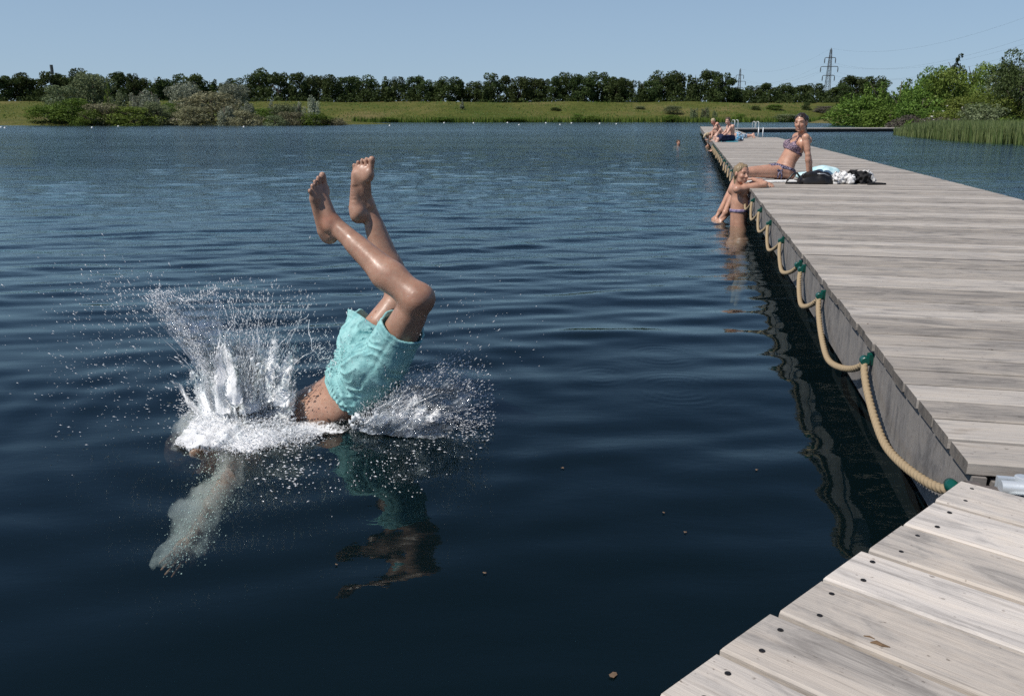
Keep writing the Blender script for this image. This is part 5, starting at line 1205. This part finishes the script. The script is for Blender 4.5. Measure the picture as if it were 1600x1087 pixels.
def m_sheet():
    m, n = newmat('water_sheet')
    at = n.nodes.new('ShaderNodeAttribute'); at.attribute_name = 'Col'
    mp = n.nodes.new('ShaderNodeMapping'); ln(n, at.outputs['Color'], mp.inputs['Vector']); mp.inputs['Scale'].default_value = (26, 3.2, 1)
    f = noise(n, mp.outputs[0], 1.0, 5, .65, .8); co = objco(n)
    nb = bump(n, math_(n, 'ADD', f, math_(n, 'MULTIPLY', noise(n, co, 45, 4, .6), .5)), 1.0, .03)
    g = nd(n, 'ShaderNodeBsdfGlossy', Color=(1, 1, 1, 1), Roughness=.06, Normal=nb); t = nd(n, 'ShaderNodeBsdfTransparent', Color=(.985, .99, 1, 1))
    fr = nd(n, 'ShaderNodeFresnel', IOR=1.34, Normal=nb); m1 = n.nodes.new('ShaderNodeMixShader'); ln(n, math_(n, 'ADD', fr.outputs[0], .10, True), m1.inputs[0]); ln(n, t.outputs[0], m1.inputs[1]); ln(n, g.outputs[0], m1.inputs[2])
    d = nd(n, 'ShaderNodeBsdfDiffuse', Color=(.8, .86, .9, 1)); m2 = n.nodes.new('ShaderNodeMixShader')
    sep = n.nodes.new('ShaderNodeSeparateColor'); ln(n, at.outputs['Color'], sep.inputs[0])
    ln(n, math_(n, 'MULTIPLY', ramp(n, f, [(.50, (.03, .03, .03)), (.66, (.75, .75, .75))]), math_(n, 'ADD', sep.outputs[2], .45), True), m2.inputs[0])
    ln(n, m1.outputs[0], m2.inputs[1]); ln(n, d.outputs[0], m2.inputs[2])
    r_, s_ = sep.outputs[0], sep.outputs[1]; e1 = math_(n, 'MULTIPLY', math_(n, 'MINIMUM', r_, math_(n, 'SUBTRACT', 1.0, r_)), 7.0); e2 = math_(n, 'MULTIPLY', math_(n, 'SUBTRACT', 1.0, s_), 5.0)
    e = math_(n, 'ADD', math_(n, 'MINIMUM', e1, e2), math_(n, 'MULTIPLY', math_(n, 'SUBTRACT', noise(n, co, 30, 4, .6), .62), 3.0), True)
    m3 = n.nodes.new('ShaderNodeMixShader'); ln(n, e, m3.inputs[0]); ln(n, t.outputs[0], m3.inputs[1]); ln(n, m2.outputs[0], m3.inputs[2]); out(n, m3.outputs[0]); return m
def m_veil():
    m, n = newmat('bubble_cloud'); co = objco(n)
    f = noise(n, co, 16, 4, .6, .6); a = ramp(n, f, [(.36, (0, 0, 0)), (.62, (1, 1, 1))])
    v = nd(n, 'ShaderNodeVolumeScatter', Color=(.97, .985, .97, 1), Density=math_(n, 'MULTIPLY', a, 25.0)); v.inputs['Anisotropy'].default_value = .1
    o = n.nodes.new('ShaderNodeOutputMaterial'); ln(n, v.outputs[0], o.inputs['Volume']); return m
g = np.random.default_rng(99)
def PYv(u, v, Y):
    dx, dv = u - CU, v - CV; d0, d1, d2 = dx, -dv * SP + FPX * CP, -dv * CP - FPX * SP; t = Y / d1
    return np.stack([d0 * t, Y, CAMH + d2 * t], 1)
def gauss(n, c, s, rot=0, Y=3.30, sy=.09):
    a, b = g.normal(0, s[0], n), g.normal(0, s[1], n); cr, sr = math.cos(rot), math.sin(rot)
    return np.stack([c[0] + a * cr - b * sr, c[1] + a * sr + b * cr, Y + g.normal(0, sy, n)], 1)
def alongp(n, pts, j0, j1, Y=3.2, sy=.06, pw=1.0):
    pts = np.array(pts, float); t = g.uniform(0, 1, n) ** pw * (len(pts) - 1); i = np.minimum(t.astype(int), len(pts) - 2); f = (t - i)[:, None]
    p = pts[i] * (1 - f) + pts[i + 1] * f; j = (j0 + (j1 - j0) * t / (len(pts) - 1))[:, None]
    return np.concatenate([p + g.normal(0, 1, (n, 2)) * j, (Y + g.normal(0, sy, n))[:, None]], 1)
def fan(n, c, a0, a1, rmax, pw, Y=3.30, sy=.1, rmin=0):
    a = np.radians(g.uniform(a0, a1, n)); r = rmin + (rmax - rmin) * g.uniform(0, 1, n) ** pw
    return np.stack([c[0] + r * np.cos(a), c[1] + r * np.sin(a), Y + g.normal(0, sy, n)], 1)
D_, R_ = [], []
def put(q, r0, r1, pw=2.2):
    r0, r1 = r0 * .62, r1 * .66; D_.append(q); R_.append(r0 + (r1 - r0) * g.uniform(0, 1, len(q)) ** pw)
put(gauss(11000, (392, 616), (36, 26)), .0016, .0060)
put(gauss(5200, (345, 650), (26, 22), .3), .0016, .0055); put(gauss(3600, (425, 640), (28, 18)), .0016, .0055)
put(fan(3400, (392, 628), -124, -58, 195, 1.7), .0013, .0048); put(fan(1300, (385, 620), -108, -76, 165, 1.3), .0014, .0050)
put(alongp(1900, [(330, 610), (318, 565), (300, 530), (268, 495), (236, 462)], 5, 9, 3.17), .0013, .0046); put(alongp(500, [(236, 462), (262, 456), (288, 470), (312, 466), (338, 448)], 5, 7, 3.22), .0013, .0045)
put(gauss(420, (215, 475), (52, 26), .35, 3.15, .12), .0014, .0046); put(gauss(260, (155, 500), (60, 50), 0, 3.1, .15), .0012, .0040); put(gauss(300, (190, 590), (70, 50), 0, 3.1, .15), .0012, .0038)
q = np.stack([g.uniform(70, 800, 620), g.uniform(425, 700, 620), 3.2 + g.normal(0, .2, 620)], 1); put(q, .0011, .0040)
put(fan(2200, (590, 652), -40, 4, 185, .95, 3.15, .1), .0013, .0045); put(alongp(1500, [(600, 640), (640, 600), (690, 580), (735, 600), (745, 640)], 9, 16, 3.12, .08), .0013, .0046); put(alongp(1700, [(565, 655), (620, 640), (690, 655), (748, 672)], 9, 12, 3.08), .0013, .0048)
put(alongp(1500, [(548, 662), (575, 650), (600, 625), (640, 600), (700, 585)], 8, 10, 3.1), .0013, .0046)
put(alongp(4600, [(330, 690), (400, 686), (450, 678), (490, 676)], 13, 8, 3.12, .05), .0016, .0050)
put(alongp(700, [(470, 500), (490, 545), (515, 560), (525, 580)], 22, 18, 3.2, .08), .0012, .0040)
put(gauss(380, (640, 520), (90, 50), 0, 3.15, .15), .0011, .0036)
Q = np.concatenate(D_); RR = np.concatenate(R_); RR = np.where((Q[:, 0] > 462) & (Q[:, 0] < 556) & (Q[:, 1] > 588) & (Q[:, 1] < 664) & (g.random(len(Q)) < .88), 0, RR); P3 = PYv(Q[:, 0], Q[:, 1], Q[:, 2])
low = P3[:, 2] < .012      # those would fall below the surface: set them floating on it, a little nearer
for i in np.nonzero(low & (RR > 0))[0]:
    if g.random() < .75: P3[i] = Pz(Q[i, 0], Q[i, 1], .006 + g.uniform(0, .03))
    else: RR[i] = 0
sk = np.concatenate([gauss(150, (450, 735), (26, 22)), gauss(110, (600, 735), (50, 22)), gauss(60, (650, 700), (40, 22))])
P3 = np.concatenate([P3, np.array([Pz(u, v, .003) for u, v, _ in sk])]); RR = np.concatenate([RR, g.uniform(.0012, .0035, len(sk))])
k = RR > 0; P3, RR = P3[k], RR[k]
OV = np.array([(1, 0, 0), (-1, 0, 0), (0, 1, 0), (0, -1, 0), (0, 0, 1), (0, 0, -1)], float); OF = np.array([(0, 2, 4), (2, 1, 4), (1, 3, 4), (3, 0, 4), (2, 0, 5), (1, 2, 5), (3, 1, 5), (0, 3, 5)])
sub_v = [tuple(v) for v in OV]; sub_f = []; cache = {}
def midp(a, b):
    key = (min(a, b), max(a, b))
    if key not in cache: cache[key] = len(sub_v); sub_v.append(tuple(nrm(np.array(sub_v[a]) + np.array(sub_v[b]))))
    return cache[key]
for a, b, c in OF:
    x, y, z = midp(a, b), midp(b, c), midp(c, a); sub_f += [(a, x, z), (x, b, y), (z, y, c), (x, y, z)]
def drops(P, r, stretch=1.5, flow=None):
    """droplets, pulled out a little along random directions"""
    big = r > .0034; Vs, Fs, base = [], [], 0
    for msk, tv, tf in ((~big, OV, OF), (big, np.array(sub_v), np.array(sub_f))):
        p, rr = P[msk], r[msk]; n = len(p)
        if not n: continue
        d = g.normal(size=(n, 3)) * np.array([1, .5, .9]); s = g.uniform(0, stretch, n) ** 1.6
        if flow is not None:   # thrown outwards from where the body went in
            o_ = np.where((p[:, 0] > flow[1][0] - .16)[:, None], flow[1], flow[0]); d = (p - o_) * np.array([1, .3, 1.15]) + g.normal(size=(n, 3)) * .035; s = s + g.uniform(0, 1, n) ** 2.2 * 3.6
        d /= np.linalg.norm(d, axis=1)[:, None]
        v = tv[None] * rr[:, None, None]; v = v + (v @ d[:, :, None]) * d[:, None, :] * s[:, None, None]
        Vs.append((v + p[:, None]).reshape(-1, 3)); Fs.append((tf[None] + (np.arange(n) * len(tv))[:, None, None]).reshape(-1, 3) + base); base += n * len(tv)
    return np.concatenate(Vs), np.concatenate(Fs)
FLOW = (Pz(392, 655, -.02), Pz(585, 660, -.02))
V, F_ = drops(P3, RR * .86, 1.2, FLOW)
VV, FF, MI, CC = [V], [np.concatenate([F_, F_[:, 2:3]], 1)], [np.zeros(len(F_), int)], [np.ones((len(V), 3))]
nb_ = len(V)
def addm(V, F, mi, C_=None):
    global nb_
    VV.append(np.asarray(V, float)); FF.append(np.asarray(F, int) + nb_); MI.append(np.full(len(F), mi)); CC.append(np.ones((len(V), 3)) if C_ is None else C_); nb_ += len(V)
# beaded threads
FIL = [[(418, 560), (440, 535), (462, 512), (481, 491)], [(372, 565), (385, 520), (392, 478)], [(482, 500), (486, 540), (500, 563), (518, 556), (526, 575)], [(330, 600), (316, 560), (296, 525), (262, 488), (236, 464)], [(345, 570), (352, 525), (372, 488)], [(402, 560), (404, 510), (398, 470)], [(236, 463), (262, 455), (286, 470), (312, 468), (340, 450)],
       [(600, 640), (640, 602), (690, 582), (735, 600)], [(610, 655), (670, 632), (742, 640)], [(640, 602), (700, 572), (738, 592)], [(560, 655), (620, 640), (700, 660)], [(430, 590), (470, 560), (500, 540)], [(360, 560), (340, 520), (345, 480)], [(415, 570), (428, 520), (440, 470)], [(380, 560), (372, 510), (360, 470)], [(590, 600), (650, 570), (700, 566)]]
for i, pl in enumerate(FIL):
    pl = np.array(pl, float) + (0 if i < len(FIL) else g.normal(0, 9, (len(pl), 2))); t = np.linspace(0, len(pl) - 1, 46); xs = np.interp(t, range(len(pl)), pl[:, 0]) + 1.5 * np.sin(t * 7 + i); ys = np.interp(t, range(len(pl)), pl[:, 1]) + 1.5 * np.cos(t * 9 + i)
    p = PYv(xs, ys, np.full(46, 3.2 - .1 * (pl[0, 0] > 540)) + .03 * np.sin(t * 2 + i)); p[:, 2] = np.maximum(p[:, 2], .006)
    rad = .55 * (.0012 + .0022 * np.abs(np.sin(t * 11 + i)) ** 2 * g.uniform(.4, 1.2, 46)) * np.interp(t / t[-1], [0, 1], [1.5, .8])
    m = MB(); m.tube(p, rad, 5, False); addm(m.v, [f for f in m.f], 0)
# radial ligaments : thin torn strings of water
for i in range(150):
    if i < 90: c0, a0, a1, L0, L1, YY = (g.uniform(345, 430), g.uniform(590, 640)), -128, -60, 30, 135, 3.28
    else: c0, a0, a1, L0, L1, YY = (g.uniform(575, 625), g.uniform(635, 660)), -38, 0, 40, 130, 3.08
    if 40 <= i < 75: c0, a0, a1, L0, L1 = (g.uniform(318, 350), g.uniform(560, 610)), -132, -112, 70, 150
    an = math.radians(g.uniform(a0, a1)); L_ = g.uniform(L0, L1); t = np.linspace(g.uniform(0, .35), 1, 16); bend = g.normal(0, 9)
    xs = c0[0] + L_ * t * math.cos(an) - bend * t ** 2 * math.sin(an); ys = c0[1] + L_ * t * math.sin(an) + bend * t ** 2 * math.cos(an) + 10 * t ** 2
    p = PYv(xs, ys, np.full(16, YY + g.normal(0, .08))); p[:, 2] = np.maximum(p[:, 2], .005)
    rad = g.uniform(.0005, .0013) * (1.15 - .75 * (t - t[0]) / (1 - t[0])) * (1 + .5 * np.sin(t * g.uniform(20, 45)))
    m = MB(); m.tube(p, rad, 5, False); addm(m.v, [f_ for f_ in m.f], 0)
# thin glassy sheets : a rising lobe on the left, a low fan on the right
def sheet(bottom, top, Y0, Y1, nu, nv, seed, bulge=.05, tilt=0.0, mi=1):
    bottom, top = np.array(bottom, float), np.array(top, float); S = []
    for i in range(nu):
        a = i / (nu - 1); tb = a * (len(bottom) - 1); tt = a * (len(top) - 1)
        b = [np.interp(tb, range(len(bottom)), bottom[:, k]) for k in (0, 1)]; c = [np.interp(tt, range(len(top)), top[:, k]) for k in (0, 1)]
        for j in range(nv):
            s = j / (nv - 1); S.append((b[0] * (1 - s) + c[0] * s + 10 * s * (1 - s) * (a - .4), b[1] * (1 - s) + c[1] * s, Y0 + (Y1 - Y0) * a + tilt * s + bulge * math.sin(math.pi * s) * math.cos(a * 3), a, s))
    S = np.array(S); P = PYv(S[:, 0], S[:, 1], S[:, 2]); P[:, 1] += .018 * sines(P, 10, 7, seed) + .006 * sines(P, 10, 25, seed + 1); P[:, 2] += .005 * sines(P, 8, 18, seed + 2)
    P[:, 2] = np.maximum(P[:, 2], .002)
    ii = np.arange(nu * nv).reshape(nu, nv); F = np.stack([ii[:-1, :-1], ii[1:, :-1], ii[1:, 1:], ii[:-1, 1:]], -1).reshape(-1, 4)
    a, s = S[:, 3], S[:, 4]; edge = np.clip(np.maximum(np.maximum(.14 - a, a - .88) * 6, np.maximum(s - .9, .42 - s) * 5), 0, 1)
    addm(P, F, mi, np.stack([a, s, edge], 1))
    P2 = P + np.array([0, .004, 0]); addm(P2, F[:, ::-1], mi, np.stack([a, s, edge], 1))
sheet([(322, 620), (335, 622), (352, 620), (372, 612)], [(232, 462), (262, 454), (288, 472), (312, 468), (340, 450)], 3.12, 3.30, 40, 44, 5)
sheet([(330, 625), (370, 628), (420, 628), (450, 620)], [(318, 545), (352, 500), (392, 520), (428, 545)], 3.22, 3.28, 36, 30, 15)
sheet([(560, 668), (600, 668), (660, 665)], [(610, 606), (662, 580), (738, 590), (750, 640)], 3.12, 3.02, 36, 30, 25, -.05)
sheet([(545, 672), (610, 690), (690, 690)], [(590, 640), (660, 640), (752, 672)], 3.0, 2.95, 30, 20, 35, -.02)
# torn white lamellae in the heart of the splash
for i in range(38):
    u0 = g.uniform(325, 452); wd = g.uniform(16, 42); v0 = g.uniform(622, 668); an = math.radians(-92 + (u0 - 392) * .42 + g.normal(0, 9)); L_ = g.uniform(45, 125) * (1.25 if u0 < 350 else (.6 if u0 > 430 else 1))
    dx, dy = L_ * math.cos(an), L_ * math.sin(an); sp_ = g.uniform(.9, 1.9)
    sheet([(u0 - wd / 2, v0), (u0, v0 + 3), (u0 + wd / 2, v0)], [(u0 + dx - wd / 2 * sp_, v0 + dy + g.normal(0, 10)), (u0 + dx, v0 + dy - 6), (u0 + dx + wd / 2 * sp_, v0 + dy + g.normal(0, 10))], 3.03 + g.uniform(0, .20), 3.05 + g.uniform(0, .20), 16, 20, 60 + i, g.normal(0, .03), .13, 3)
for i in range(9):
    u0 = g.uniform(565, 640); an = math.radians(g.uniform(-40, -6)); L_ = g.uniform(60, 115); wd = g.uniform(12, 26)
    sheet([(u0, 664), (u0 + wd / 2, 668), (u0 + wd, 666)], [(u0 + L_ * math.cos(an), 664 + L_ * math.sin(an) - wd), (u0 + L_ * math.cos(an) + 8, 664 + L_ * math.sin(an)), (u0 + L_ * math.cos(an) + 4, 664 + L_ * math.sin(an) + wd)], 3.02, 3.04, 14, 18, 160 + i, .02, .06, 3)
# froth film stretched over the head and shoulders at the surface
def film(A, B, nu, nv, s0, s1, seed, lift=.012):
    A, B = np.array(A, float), np.array(B, float); V_, C_ = [], []
    for i in range(nu):
        a = i / (nu - 1); p_ = [np.interp(a * (len(A) - 1), range(len(A)), A[:, k]) for k in (0, 1)]; q_ = [np.interp(a * (len(B) - 1), range(len(B)), B[:, k]) for k in (0, 1)]
        for j in range(nv):
            s = j / (nv - 1); hgt = .004 + lift * math.sin(math.pi * a) * math.sin(math.pi * s); V_.append(Pz(p_[0] * (1 - s) + q_[0] * s, p_[1] * (1 - s) + q_[1] * s, hgt)); C_.append((.04 + .92 * a, s0 + (s1 - s0) * abs(2 * s - 1), 0))
    V_ = np.array(V_); V_[:, 2] += .006 * sines(V_, 12, 14, seed) + .003 * sines(V_, 12, 34, seed + 1); V_[:, 2] = np.maximum(V_[:, 2], .002)
    ii = np.arange(nu * nv).reshape(nu, nv); addm(V_, np.stack([ii[:-1, :-1], ii[1:, :-1], ii[1:, 1:], ii[:-1, 1:]], -1).reshape(-1, 4), 3, np.array(C_))
film([(345, 622), (306, 652), (272, 690), (264, 700)], [(420, 660), (388, 680), (350, 700), (312, 708)], 46, 36, .12, .62, 301, .03)
film([(372, 650), (350, 678), (330, 706)], [(470, 668), (440, 694), (372, 716)], 40, 34, .15, .66, 311, .02)
film([(420, 650), (436, 672), (420, 690)], [(560, 654), (540, 674), (470, 690)], 40, 24, .40, .80, 321, .008)
# foam : lumpy froth standing on the surface
G = Field((-1.56, 2.75, -.10), (-.40, 3.62, .36), .0062)
def lumps(n, line, j, r0, r1, Y, sy, up=0):
    q = alongp(n, line, j, j, Y, sy)
    for u, v, y in q:
        p = PY(u, v, y)
        if p[2] < -.01: p = Pz(u, v, g.uniform(-.01, .02))
        r = g.uniform(r0, r1); G.ell(p, (r, r * g.uniform(.6, 1.1), r * g.uniform(.6, 1.3)), None, .012)
lumps(150, [(330, 650), (350, 620), (392, 606), (440, 628), (445, 640)], 15, .004, .011, 3.30, .07); lumps(60, [(345, 600), (372, 575), (400, 565), (425, 590)], 17, .004, .010, 3.22, .06)
lumps(120, [(335, 680), (400, 672), (450, 672)], 11, .006, .014, 3.15, .05); lumps(50, [(545, 662), (580, 655), (620, 657)], 7, .004, .009, 3.06, .05)
P_ = G.pts(); G.f += (.006 * sines(P_, 12, 22, 31) + .006 * sines(P_, 12, 46, 32)).astype(np.float32); V, Fc = G.mesh(); addm(V, Fc, 2)
M_FOAM = m_foam('splash_foam', .38, .50, 70)
V = np.concatenate(VV); F4 = [f for f in FF]
faces = np.concatenate([np.array([list(f) + [f[-1]] * (4 - len(f)) for f in q], int) if not isinstance(q, np.ndarray) or q.shape[1] != 4 else q for q in F4]); mi = np.concatenate(MI)
fl = [tuple(f[:3]) if f[2] == f[3] else tuple(f) for f in faces.tolist()]
o = meshobj('splash', V, fl, [m_drop(), m_sheet(), M_FOAM, m_torn()], None, True, cols=np.concatenate(CC), midx=mi)
tag(o, 'white water splash thrown up around the diver', 'splash', kind='stuff')
# bubbles under the surface, wrapped round head, back and arms
G = Field((-1.9, 2.5, -.75), (-.5, 3.7, .03), .0115)
back_ = np.array([-.12, 0, .04])
G.ell(hd + np.array([.115, .07, .125]), (.18, .15, .085), None, .05); G.cap(nek + [.02, .04, .04], che + [0, 0, -.02], .14, .15, k=.05); G.cap(che, wst + [.0, 0, -.06], .13, .08, k=.05); G.cap(hd + [.14, .06, .10], PY(350, 655, 3.25), .11, .10, k=.06)
for s_, e_, w_ in ((sL, sL, eL),): pass
sLd, eLd, wLd = lerp(che, nek, .85) + np.array([-.02, -.16, -.06]), Pz(345, 770, -.33), Pz(300, 842, -.46)
G.cap(sLd, eLd, .070, .040, k=.04); G.cap(eLd, wLd, .050, .062, k=.04); G.cap(wLd, Pz(272, 868, -.50), .060, .035, k=.03); G.cap(eLd + [-.02, .1, .03], wLd + [-.03, .06, .05], .06, .06, k=.04)
P_ = G.pts(); G.f += (.026 * sines(P_, 12, 4.5, 41) + .017 * sines(P_, 14, 10, 42) + .010 * sines(P_, 14, 22, 43)).astype(np.float32)
zc = np.minimum(-.006 - P_[..., 2], 9).astype(np.float32)
Vs, Fs, n_ = [], [], 0
for offs in (-.012,):
    V, Fc = nets(np.maximum(G.f + offs, -zc), G.lo, G.vox); Vs.append(V); Fs.append(Fc + n_); n_ += len(V)
V, Fc = np.concatenate(Vs), np.concatenate(Fs)
def linep(n, A, B, r0, r1): t = g.uniform(0, 1, n)[:, None]; return np.array(A) * (1 - t) + np.array(B) * t + g.normal(0, 1, (n, 3)) * (r0 + (r1 - r0) * t)
bp = np.concatenate([linep(1500, hd + [.05, 0, .08], nek + [.1, -.02, .08], .09, .08), linep(1300, nek, wst, .09, .06), linep(1000, sLd, eLd, .06, .04), linep(1500, eLd, wLd, .04, .045), linep(500, wLd, Pz(264, 880, -.52), .035, .02), linep(260, eLd + [.1, 0, .1], wst, .12, .12)])
bp = bp[bp[:, 2] < -.006]; V2, F2 = drops(bp, g.uniform(.001, .0038, len(bp)), .3)
fl = [tuple(f) for f in Fc.tolist()] + [tuple(f) for f in (F2 + len(V)).tolist()]
o = meshobj('bubbles', np.concatenate([V, V2]), fl, [m_veil(), simple('bubble', (.75, .85, .82), .2)], None, True, midx=[0] * len(Fc) + [1] * len(F2))
tag(o, 'veil of white bubbles under water round the diver', 'bubbles', kind='stuff')
# specks floating on the water
fm = simple('floating_leaf', (.15, .10, .06), .7, 0, .4, 90)
for u, v, s, lab in ((958, 1054, .011, 'small brown leaf floating near the bottom edge of the frame'), (1071, 831, .006, 'tiny brown speck floating right of the dark reflection'), (1037, 801, .005, 'tiny pale speck floating above the brown one'), (757, 897, .006, 'tiny star-shaped leaf floating in mid water'), (1182, 736, .006, 'tiny reddish scrap floating beside the jetty reflection'), (526, 882, .005, 'tiny yellowish scrap left of the diver\'s reflection'), (879, 731, .006, 'tiny dark scrap floating midway to the jetty')):
    m = MB(); gg = np.random.default_rng(u); a = np.linspace(0, 6.28, 9)[:-1]; rr = s * gg.uniform(.4, 1.2, 8)
    V = [(x * math.cos(t), x * math.sin(t), .0005 + .0012 * gg.random()) for x, t in zip(rr, a)]; m.add([(0, 0, .002)] + V + [(0, 0, -.001)], [(0, i + 1, (i + 1) % 8 + 1) for i in range(8)] + [(9, (i + 1) % 8 + 1, i + 1) for i in range(8)])
    o = m.build('leaf', fm); p = Pz(u, v, .002); o.location = (p[0], p[1], .003 + float(water_disp(np.array([[p[0]]]), np.array([[p[1]]]), .02, .02)[0, 0])); tag(o, lab, 'leaf')
